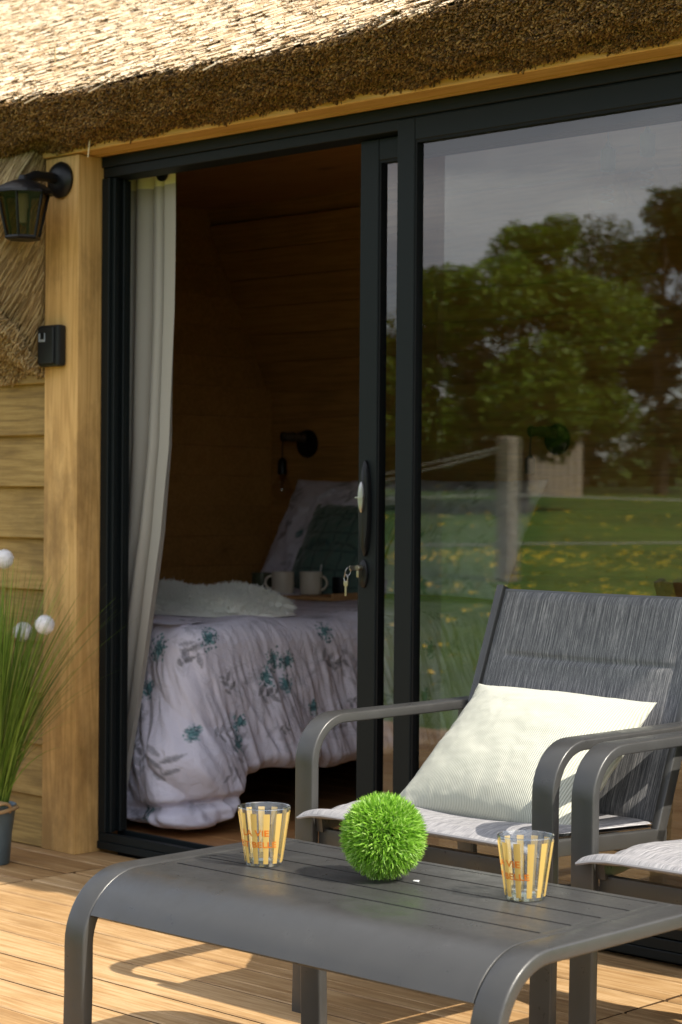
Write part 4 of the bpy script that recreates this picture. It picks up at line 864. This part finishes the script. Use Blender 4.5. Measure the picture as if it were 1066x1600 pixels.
# slats
slx0, slx1 = TX0+0.080, TX1-0.080; gap = 0.0062; st = 0.014; pitch_ = 0.0833; ys = [TYc+pitch_*(k-2) for k in range(5)]
zc_ = TZ-st/2-0.0005
for k in range(4):
    link('slat', strap('slat', tl([(ys[k]+gap/2, zc_), (ys[k+1]-gap/2, zc_)]), slx0-CTO.x, slx1-CTO.x, st, 0.0015), M['metal'], ct)
fr = [(ys[0]-gap/2, zc_), (fy+rb+.01, zc_)]+[(fy+rb+(rb-st/2-0.0005)*math.cos(R(a)), TZ-rb+(rb-st/2-.0005)*math.sin(R(a))) for a in np.linspace(92, 154, 10)]
bk = [(ys[4]+gap/2, zc_), (ry-rb*.8-.005, zc_)]+[(ry-rb*.8+(rb*.8-st/2-0.0005)*math.cos(R(a)), TZ-rb*.8+(rb*.8-st/2-.0005)*math.sin(R(a))) for a in np.linspace(88, 30, 8)]
for nm, pth in (('front_slat', fr), ('rear_slat', bk)):
    link(nm, strap(nm, tl(pth), TX0+0.0592-CTO.x, TX1-0.0592-CTO.x, st, 0.0015), M['metal'], ct)
for x0, x1 in ((TX0+0.0584, slx0), (slx1, TX1-0.0584)):
    link('end_plate', strap('end_plate', tl([(ys[0]-gap/2+.0002, zc_-.0002), (ys[4]+gap/2-.0002, zc_-.0002)]), x0-CTO.x, x1-CTO.x, st, 0.0004), M['metal'], ct)
for yb_ in (-1.55, -1.17):
    bm = bmesh.new(); bm_box(bm, Vector((TX0+.059, yb_, 0.378))-CTO, Vector((TX1-.059, yb_+.025, 0.4045))-CTO, 0.002, 1); link('under_rail', bm_mesh('under_rail', bm), M['metal'], ct)

# tumblers
def stripe(name, col, rough=0.35):
    m, nt, b = newmat(name); b.inputs['Base Color'].default_value = (*col, 1); b.inputs['Roughness'].default_value = rough
    l = nt.links.new; tr = N(nt, 'ShaderNodeBsdfTranslucent'); tr.inputs['Color'].default_value = (*col, 1); mx = N(nt, 'ShaderNodeMixShader'); mx.inputs[0].default_value = 0.55
    l(b.outputs[0], mx.inputs[1]); l(tr.outputs[0], mx.inputs[2]); l(mx.outputs[0], nt.nodes['Material Output'].inputs[0]); return m
M['yellow'] = stripe('yellow_enamel', (0.97, 0.66, 0.20)); M['orange'] = stripe('orange_enamel', (0.88, 0.26, 0.03))
M['baseglass'] = thinglass('thick_glass_base', 0.12, 2.5, (0.86, 0.9, 0.88))
CB, CT, CH = 0.0345, 0.0505, 0.110
def crad(z): return CB+(CT-CB)*(z/CH)
def text_mesh(body, size):
    cu_ = bpy.data.curves.new('t', 'FONT'); cu_.body = body; cu_.size = size; cu_.align_x = 'CENTER'; cu_.resolution_u = 3; cu_.offset = size*0.018
    ob = bpy.data.objects.new('t', cu_); S.collection.objects.link(ob); dg = bpy.context.evaluated_depsgraph_get(); me = bpy.data.meshes.new_from_object(ob.evaluated_get(dg))
    bm = bmesh.new(); bm.from_mesh(me); bmesh.ops.subdivide_edges(bm, edges=[e for e in bm.edges if e.calc_length() > size*.25], cuts=2); bm.to_mesh(me); bm.free()
    bpy.data.objects.remove(ob); return me
def tumbler(x, y, rz, lab):
    g = thing('tumbler', lab, 'glass', (x, y, TZ+0.001), 'striped glasses on the coffee table', rz)
    link('glass_wall', lathe('glass_wall', [(CB, 0.0), (crad(.02), .02), (crad(CH), CH), (crad(CH)-.0012, CH+.0012), (crad(CH)-.0026, CH-.001), (crad(.018)-.003, .018)], 48, cap=False), M['cupglass'], g)
    link('glass_rim', lathe('glass_rim', [(crad(CH)+.0004, CH-.0006), (crad(CH)-.0002, CH+.0012), (crad(CH)-.0018, CH+.0016), (crad(CH)-.0026, CH+.0)], 48, cap=False), M['baseglass'], g)
    link('glass_base', lathe('glass_base', [(0, .0005), (CB-.001, .0003), (crad(.010)-.0012, .010), (crad(.018)-.004, .0175), (crad(.018)*.7, .0150), (0, .0145)], 48, cap=False), M['baseglass'], g)
    ns = 12
    for k in range(ns):
        a0 = 2*math.pi*k/ns; w_ = R(14.5)/2; V = []; F = []
        for j in range(9):
            z = 0.006+(0.1025-0.006)*j/8; r_ = crad(z)+0.0005
            for i in range(4): a = a0-w_+2*w_*i/3; V.append((r_*math.cos(a), r_*math.sin(a), z))
        for j in range(8):
            for i in range(3): F.append((j*4+i, j*4+i+1, j*4+5+i, j*4+4+i))
        link('stripe', mesh('stripe', V, F, 60), M['yellow'], g)
    for body, zt_, size in (('LA VIE', 0.060, 0.0165), ('EST BELLE', 0.038, 0.0155)):
        me = text_mesh(body, size); 
        for v in me.vertices:
            z = zt_+v.co.y; r_ = crad(z)+0.0010; a = -math.pi/2+v.co.x*1.25/r_; v.co = (r_*math.cos(a), r_*math.sin(a), z)
        link('lettering', me, M['orange'], g)
    return g
tumbler(2.244, -1.428, R(22), 'yellow striped glass tumbler on the table, left of the green ball')
tumbler(2.796, -1.322, R(-10), 'yellow striped glass tumbler on the table, right of the green ball')

# artificial grass ball
GB = Vector((2.504, -1.374, TZ+0.0800)); rb_ = 0.082
ball = thing('grass_ball', 'bright green artificial grass ball standing between the two glasses', 'decorative ball', tuple(GB))
bm = bmesh.new(); bmesh.ops.create_icosphere(bm, subdivisions=4, radius=rb_*0.74); link('core', bm_mesh('core', bm, 180), plain('dark_green_core', (0.02, 0.07, 0.008), .8), ball)
def blades(P, D, Ln, Wd, curl):
    """flat tapering blades, 3 segments"""
    n = len(P); ref = rng.normal(0, 1, (n, 3)); X = np.cross(D, ref); X /= np.linalg.norm(X, axis=1, keepdims=True); Nn = np.cross(X, D)
    Vv = np.zeros((n, 8, 3))
    for j, (t, w) in enumerate(((0, .7), (.35, 1.0), (.72, .75), (1.0, .12))):
        c = P+D*(Ln*t)[:, None]+Nn*(curl*t*t)[:, None]
        Vv[:, 2*j] = c-X*(Wd*w)[:, None]; Vv[:, 2*j+1] = c+X*(Wd*w)[:, None]
    base = (np.arange(n)*8)[:, None, None]; F = np.array([[0, 1, 3, 2], [2, 3, 5, 4], [4, 5, 7, 6]])[None]+base
    return Vv.reshape(-1, 3), F.reshape(-1, 4)
ns = 950; i = np.arange(ns)+.5; ph_ = np.arccos(1-2*i/ns); tht = np.pi*(1+5**.5)*i
ctr = np.stack([np.cos(tht)*np.sin(ph_), np.sin(tht)*np.sin(ph_), np.cos(ph_)], 1)+rng.normal(0, .02, (ns, 3))
ctr /= np.linalg.norm(ctr, axis=1, keepdims=True); P = []; D = []; 
for c in ctr:
    for q in range(11):
        d = c+rng.normal(0, .55, 3); d /= np.linalg.norm(d); P.append(c*rb_*0.70); D.append(d)
P = np.array(P); D = np.array(D); Ln = rng.uniform(0.018, 0.028, len(P))
Vb, Fb = blades(P, D, Ln, rng.uniform(.0010, .0016, len(P)), rng.normal(0, .006, len(P))); rr_ = np.linalg.norm(Vb, axis=1); over = rr_ > rb_*1.03; Vb[over] *= (rb_*1.03/rr_[over])[:, None]; Vb[:, 2] = np.maximum(Vb[:, 2], -0.0795)
M['ballgrass'] = leafmat('plastic_grass', [(0.0, (0.10, 0.27, 0.015)), (0.4, (0.23, 0.47, 0.035)), (0.8, (0.36, 0.62, 0.08)), (1.0, (0.55, 0.75, 0.24))], 0.40, 0.45)
o = link('plastic_blades', fast_mesh('plastic_blades', Vb, Fb), M['ballgrass'], ball); o['kind'] = 'stuff'
pc = [(0.050, 0.030, -0.079), (0.064, 0.029, -0.077), (0.066, 0.024, -0.079), (0.052, 0.024, -0.079)]
link('white_tag', mesh('white_tag', pc+[(a, b, c+.001) for a, b, c in pc], [(0, 1, 2, 3), (4, 5, 6, 7), (0, 1, 5, 4), (1, 2, 6, 5), (2, 3, 7, 6), (3, 0, 4, 7)]), plain('white_plastic', (.8, .8, .8), .5), ball)

# ------------------------------------------------------------------ potted grass with pompoms
PG = Vector((-0.070, -0.36, ZD))
pg = thing('potted_grass', 'tall artificial grass in a blue grey zinc bucket left of the post', 'potted plant', tuple(PG))
link('bucket', lathe('bucket', [(0, 0.002), (0.052, 0.0), (0.054, 0.006), (0.060, 0.09), (0.072, 0.178), (0.075, 0.182), (0.072, 0.184), (0.068, 0.180), (0.056, 0.10), (0.05, 0.02), (0, 0.02)], 40), plain('blue_grey_zinc', (0.12, 0.17, 0.20), 0.45, 0.5, 0.2, 60, 0.5, 0.25), pg)
rope = [Vector((0.074*math.cos(a), 0.074*math.sin(a), 0.170+0.004*math.sin(3*a))) for a in [2*math.pi*k/60 for k in range(60)]]
M['rope'] = plain('jute_rope', (0.38, 0.25, 0.12), 0.9, 0, 0.8, 400)
link('rope', tube('rope', rope, 0.0065, 8, True), M['rope'], pg)
link('rope_handle', tube('rope_handle', [Vector((0.070, -0.02+0.035*math.cos(a), 0.165+0.030*math.sin(a)*(-1 if a > 3 else 1))) +Vector((0.014*math.sin(a), 0, 0)) for a in [2*math.pi*k/24 for k in range(24)]], 0.005, 8, True), M['rope'], pg)
nb = 1150; V = []; F = []
for k in range(nb):
    a = random.uniform(0, 6.28); r_ = 0.04*math.sqrt(random.random()); lean = abs(random.gauss(0, 0.34)); L_ = random.uniform(0.40, 0.80); ad = a+random.gauss(0, .5)
    if k < 5: lean = 0.85+0.12*k; L_ = 0.50; ad = -0.1+random.gauss(0, .35)
    p = Vector((r_*math.cos(a), r_*math.sin(a), 0.15)); hd = Vector((math.cos(ad), math.sin(ad), 0)); w = random.uniform(.0014, .0030); sd_ = Vector((-math.sin(ad), math.cos(ad), 0)); m_ = 12; b0 = len(V)
    sw = random.gauss(0, .06)
    for j in range(m_):
        t = j/(m_-1); ang_ = lean*(0.35+0.9*t**1.3); 
        if j: p = p+(hd*math.sin(ang_)+Vector((0, 0, 1))*math.cos(ang_)+sd_*sw*t)*(L_/(m_-1))
        ww = w*(1-0.85*t**1.5); tw = sd_ if k % 2 else (sd_*.6+hd*.8); V += [p-tw*ww, p+tw*ww]
        if j: F.append((b0+2*j-2, b0+2*j-1, b0+2*j+1, b0+2*j))
M['tallgrass'] = leafmat('tall_grass_blades', [(0.0, (0.06, 0.12, 0.012)), (0.5, (0.15, 0.26, 0.03)), (0.9, (0.26, 0.38, 0.06)), (1.0, (0.40, 0.42, 0.13))], 0.35, 0.45)
o = link('grass_blades', fast_mesh('grass_blades', np.array(V), np.array(F), True), M['tallgrass'], pg); o['kind'] = 'stuff'
M['pom'] = fabric('white_pompom', (0.80, 0.79, 0.80), None, 1.0, 300, 0.95, 0.3)
for (wx, wy, wz) in ((-0.100, -0.30, 0.920), (-0.001, -0.30, 0.698), (0.107, -0.30, 0.725)):
    c = Vector((wx, wy, wz))-PG
    bm = bmesh.new(); bmesh.ops.create_icosphere(bm, subdivisions=4, radius=0.0275)
    for v in bm.verts: v.co = v.co*(1+0.05*noise.noise(v.co*120))+c
    link('pompom', bm_mesh('pompom', bm, 180), M['pom'], pg)
    dn = rng.normal(0, 1, (1500, 3)); dn /= np.linalg.norm(dn, axis=1, keepdims=True); cc3 = np.array(c)
    Vt, Ft = prisms(cc3+dn*.026, cc3+dn*(0.0285+0.0025*rng.random((1500, 1)))+rng.normal(0, .0012, (1500, 3)), np.full(1500, .0006), np.full(1500, .0003)); o = link('pompom_fluff', fast_mesh('pompom_fluff', Vt, Ft, True), M['pom'], pg); o['kind'] = 'stuff'
    link('stem', tube('stem', [Vector((0.01, 0.01, 0.16)), Vector((c.x*.3, c.y*.3, 0.35)), Vector((c.x*.75, c.y*.8, c.z*.8)), c-Vector((0, 0, .02))], 0.0011, 5), M['tallgrass'], pg)

# ------------------------------------------------------------------ garden seen in the glass
def ground_z(x, y):
    d = math.hypot(x, y+3); return -0.32+min(max((d-9)/32, 0), 1)**1.2*1.72+min(max((d-41)/400, 0), 1)*1.0
def tree(x, y, h, cr, zc0, lab, leaves, seed, cols, low=0.0, name='tree'):
    rs = np.random.default_rng(seed); gz = ground_z(x, y); t = thing(name, lab, 'tree', (x, y, gz)); 
    trunk = [(0, 0, 0), (0.05, 0.03, h*.2), (-0.08, 0.1, h*.45), (0.1, 0.0, h*.75)]
    M['bark'] = M.get('bark') or plain('bark', (0.06, 0.045, 0.03), .9, 0, .5, 30)
    tk = link('trunk', tube('trunk', trunk, 0.16, 8, taper=lambda u: 1.1-0.85*u), M['bark'], t)
    blobs = []
    for k in range(26):
        a = rs.uniform(0, 6.28); zz = zc0+(h*.93-zc0)*rs.random()**1.15; f = math.sin(math.pi*min(max((zz-zc0*.6)/(h-zc0*.6), 0.03), 1))**.6
        r_ = cr*f*rs.uniform(.25, .95); c = np.array([math.cos(a)*r_, math.sin(a)*r_, zz]); blobs.append((c, rs.uniform(.28, .5)*cr*(0.6+.4*f)))
        link('limb', tube('limb', [(0.02, 0.03, h*.25+zz*.25), tuple(c*.55+np.array([0, 0, zz*.2])), tuple(c)], 0.045, 5, taper=lambda u: 1.1-.9*u), M['bark'], t)
    per = leaves//len(blobs); Pp = []
    for c, r_ in blobs:
        d = rs.normal(0, 1, (per, 3)); d /= np.linalg.norm(d, axis=1, keepdims=True); Pp.append(c+d*(r_*rs.random((per, 1))**.45)*np.array([1, 1, .75]))
    Pp = np.concatenate(Pp); n = len(Pp); cc_ = Pp.mean(0); q_ = np.array([noise.noise(Vector(tuple(v*1.3+seed)))+.6*noise.noise(Vector(tuple(v*3.4))) for v in Pp]); kp = q_ > -0.50+0.3*rs.random(n); Pp = cc_+(Pp-cc_)*(1+0.10*q_[:, None]); Pp = Pp[kp]; n = len(Pp); X = rs.normal(0, 1, (n, 3)); X /= np.linalg.norm(X, axis=1, keepdims=True); Yv = np.cross(X, rs.normal(0, 1, (n, 3))); Yv /= np.linalg.norm(Yv, axis=1, keepdims=True)
    sz = rs.uniform(.04, .085, (n, 1)); V = np.stack([Pp-X*sz, Pp+Yv*sz*.5, Pp+X*sz, Pp-Yv*sz*.5], 1).reshape(-1, 3); F = np.arange(n*4).reshape(n, 4)
    o = link('crown', fast_mesh('crown', V, F), leafmat(lab[:20], cols, .35), t); o['kind'] = 'stuff'; return t
g1 = [(0, (0.04, 0.09, 0.005)), (.6, (0.13, 0.21, 0.010)), (1, (0.26, 0.35, 0.025))]; g2 = [(0, (0.018, 0.04, 0.006)), (.6, (0.045, 0.085, 0.010)), (1, (0.10, 0.155, 0.02))]
tree(-20.2, -27.2, 5.9, 2.4, 1.35, 'broad bright green tree reflected in the middle of the glass', 60000, 3, g1)
tree(-22.6, -25.2, 3.7, 1.9, .9, 'lower round green tree reflected next to the door stile', 34000, 5, g1)
tree(-21.6, -34.0, 7.2, 2.4, 1.3, 'darker taller tree reflected at the right edge of the glass', 55000, 9, g2)
tree(-17.6, -35.5, 6.6, 2.3, 1.4, 'dark tree standing beyond the right edge of the reflection', 8000, 10, g2)
def hedge(x0, y0, x1, y1, h, th_, n, seed, lab):
    rs = np.random.default_rng(seed); t = rs.random(n); P = np.stack([x0+(x1-x0)*t+rs.normal(0, th_, n), y0+(y1-y0)*t+rs.normal(0, th_, n), rs.random(n)**.8*h*(0.85+.15*np.sin(t*25))], 1)
    X = rs.normal(0, 1, (n, 3)); X /= np.linalg.norm(X, axis=1, keepdims=True); Yv = np.cross(X, rs.normal(0, 1, (n, 3))); Yv /= np.linalg.norm(Yv, axis=1, keepdims=True); s_ = rs.uniform(.08, .18, (n, 1))
    V = np.stack([P-X*s_, P+Yv*s_*.5, P+X*s_, P-Yv*s_*.5], 1).reshape(-1, 3); V[:, 2] = np.maximum(V[:, 2]+.6, -.3)
    o = link('hedge', fast_mesh('hedge', V, np.arange(n*4).reshape(n, 4)), leafmat('hedge_leaves'+str(seed), g2, .3)); tag(o, lab, 'hedge'); o['kind'] = 'stuff'
hedge(-34, -26, -25.5, -36.5, 3.6, .5, 30000, 4, 'dark hedge behind the lawn reflected beside the post')
# fence with ropes
fc = thing('rope_fence', 'weathered wooden posts with slack pale ropes on the lawn, seen reflected', 'fence', (-11.5, -16.1, -0.3)); FO = Vector((-11.5, -16.1, -0.3))
M['oldwood'] = plain('weathered_post', (0.27, 0.23, 0.18), .85, 0, .6, 40, .3, .3); M['whiterope'] = plain('pale_rope', (0.40, 0.39, 0.35), .9)
posts = [(-11.5, -16.1, 1.95), (-19.5, -12.6, 1.1), (-5.6, -20.5, 1.2)]
for (x, y, h) in posts:
    bm = bmesh.new(); bm_box(bm, Vector((x-.11, y-.11, -.35))-FO, Vector((x+.11, y+.11, h-.05))-FO, .02, 1); link('post', bm_mesh('post', bm), M['oldwood'], fc)
def rope_(a, b, sag, r_=.010):
    a = Vector(a); b = Vector(b); link('rope', tube('rope', [a.lerp(b, k/16)-Vector((0, 0, sag*4*(k/16)*(1-k/16)))-FO for k in range(17)], r_, 5), M['whiterope'], fc)
rope_((-11.6, -16.1, 1.72), (-19.5, -12.6, 0.45), .25); rope_((-11.6, -16.0, 1.75), (-19.5, -12.6, 0.50), .18)
rope_((-11.4, -16.1, 1.15), (-5.6, -20.5, 1.05), .03); rope_((-11.6, -16.1, 1.15), (-19.5, -12.6, .95), .05)
rope_((-11.4, -16.1, 0.52), (-5.6, -20.5, 0.75), .04); rope_((-11.6, -16.1, 0.50), (-19.5, -12.6, .42), .02)
sh = thing('garden_shed', 'pale plank garden shed between the trees, seen reflected', 'shed', (-23.4, -32.0, 0.95), rz=R(-38)); sh.scale = (.66, .66, .66); 
box('wall', (-1.3, -0.9, -.2), (1.3, .9, 2.5), plain('shed_dark_wall', (.12, .09, .07), .9), sh)  # plain dark wall behind the pale planks
for k in range(11):
    for yy in (-0.93, 0.905): box('plank', (-1.3+k*.237, yy, 0.05), (-1.3+k*.237+.2, yy+.025, 2.4), plain('pale_plank', (.50, .40, .32), .9) if k == 0 and yy < 0 else bpy.data.materials['pale_plank'], sh)
rv = [(-1.5, -1.15, 2.4), (1.5, -1.15, 2.4), (1.5, 1.15, 2.4), (-1.5, 1.15, 2.4), (-1.5, 0, 3.2), (1.5, 0, 3.2)]
link('roof', mesh('roof', rv, [(0, 1, 5, 4), (3, 2, 5, 4), (0, 3, 4), (1, 2, 5), (0, 1, 2, 3)]), plain('shed_roof', (.09, .08, .08), .8), sh)
# buttercups
n = 42000; rs = np.random.default_rng(2); dd_ = rs.uniform(9, 42, n); band = 0.08+0.95*np.exp(-((dd_-23)/1.6)**2)+0.5*np.exp(-((dd_-18.5)/1.0)**2)+0.25*np.exp(-((dd_-31)/2)**2); keep = rs.random(n) < band*.8; aa = rs.uniform(R(198), R(262), n)
x = dd_*np.cos(aa)+2; y = dd_*np.sin(aa); x, y = x[keep], y[keep]; n = len(x); z = -0.32+np.clip((np.hypot(x, y+3)-9)/32, 0, 1)**1.2*1.72+np.clip((np.hypot(x, y+3)-41)/400, 0, 1)+rs.uniform(.08, .22, n)
P = np.stack([x, y, z], 1); s_ = rs.uniform(.016, .034, n)[:, None]; a_ = rs.uniform(0, 6.28, (n, 1)); X = np.concatenate([np.cos(a_), np.sin(a_), 0*a_+.3], 1); Yv = np.concatenate([-np.sin(a_), np.cos(a_), 0*a_+.5], 1)
V = np.stack([P-X*s_, P+Yv*s_, P+X*s_, P-Yv*s_], 1).reshape(-1, 3)
o = link('buttercups', fast_mesh('buttercups', V, np.arange(n*4).reshape(n, 4)), plain('buttercup_yellow', (.75, .50, .02), .6)); o['kind'] = 'stuff'; o['label'] = 'yellow buttercups scattered through the lawn'; o['category'] = 'flowers'
# distant tree line
n = 26000; ta = rs.uniform(R(190), R(275), n); rad = 150+rs.normal(0, 5, n); hgt = 5+2.2*np.sin(ta*23)+1.5*np.sin(ta*61); P = np.stack([rad*np.cos(ta), rad*np.sin(ta), rs.random(n)**.8*hgt+.2], 1)
X = rs.normal(0, 1, (n, 3)); X /= np.linalg.norm(X, axis=1, keepdims=True); Yv = np.cross(X, rs.normal(0, 1, (n, 3))); Yv /= np.linalg.norm(Yv, axis=1, keepdims=True); s_ = rs.uniform(.4, .9, (n, 1))
V = np.stack([P-X*s_, P+Yv*s_, P+X*s_, P-Yv*s_], 1).reshape(-1, 3)
o = link('distant_woods', fast_mesh('distant_woods', V, np.arange(n*4).reshape(n, 4)), leafmat('far_leaves', g2, .2)); o['kind'] = 'stuff'; o['label'] = 'far line of woods along the horizon'; o['category'] = 'woods'
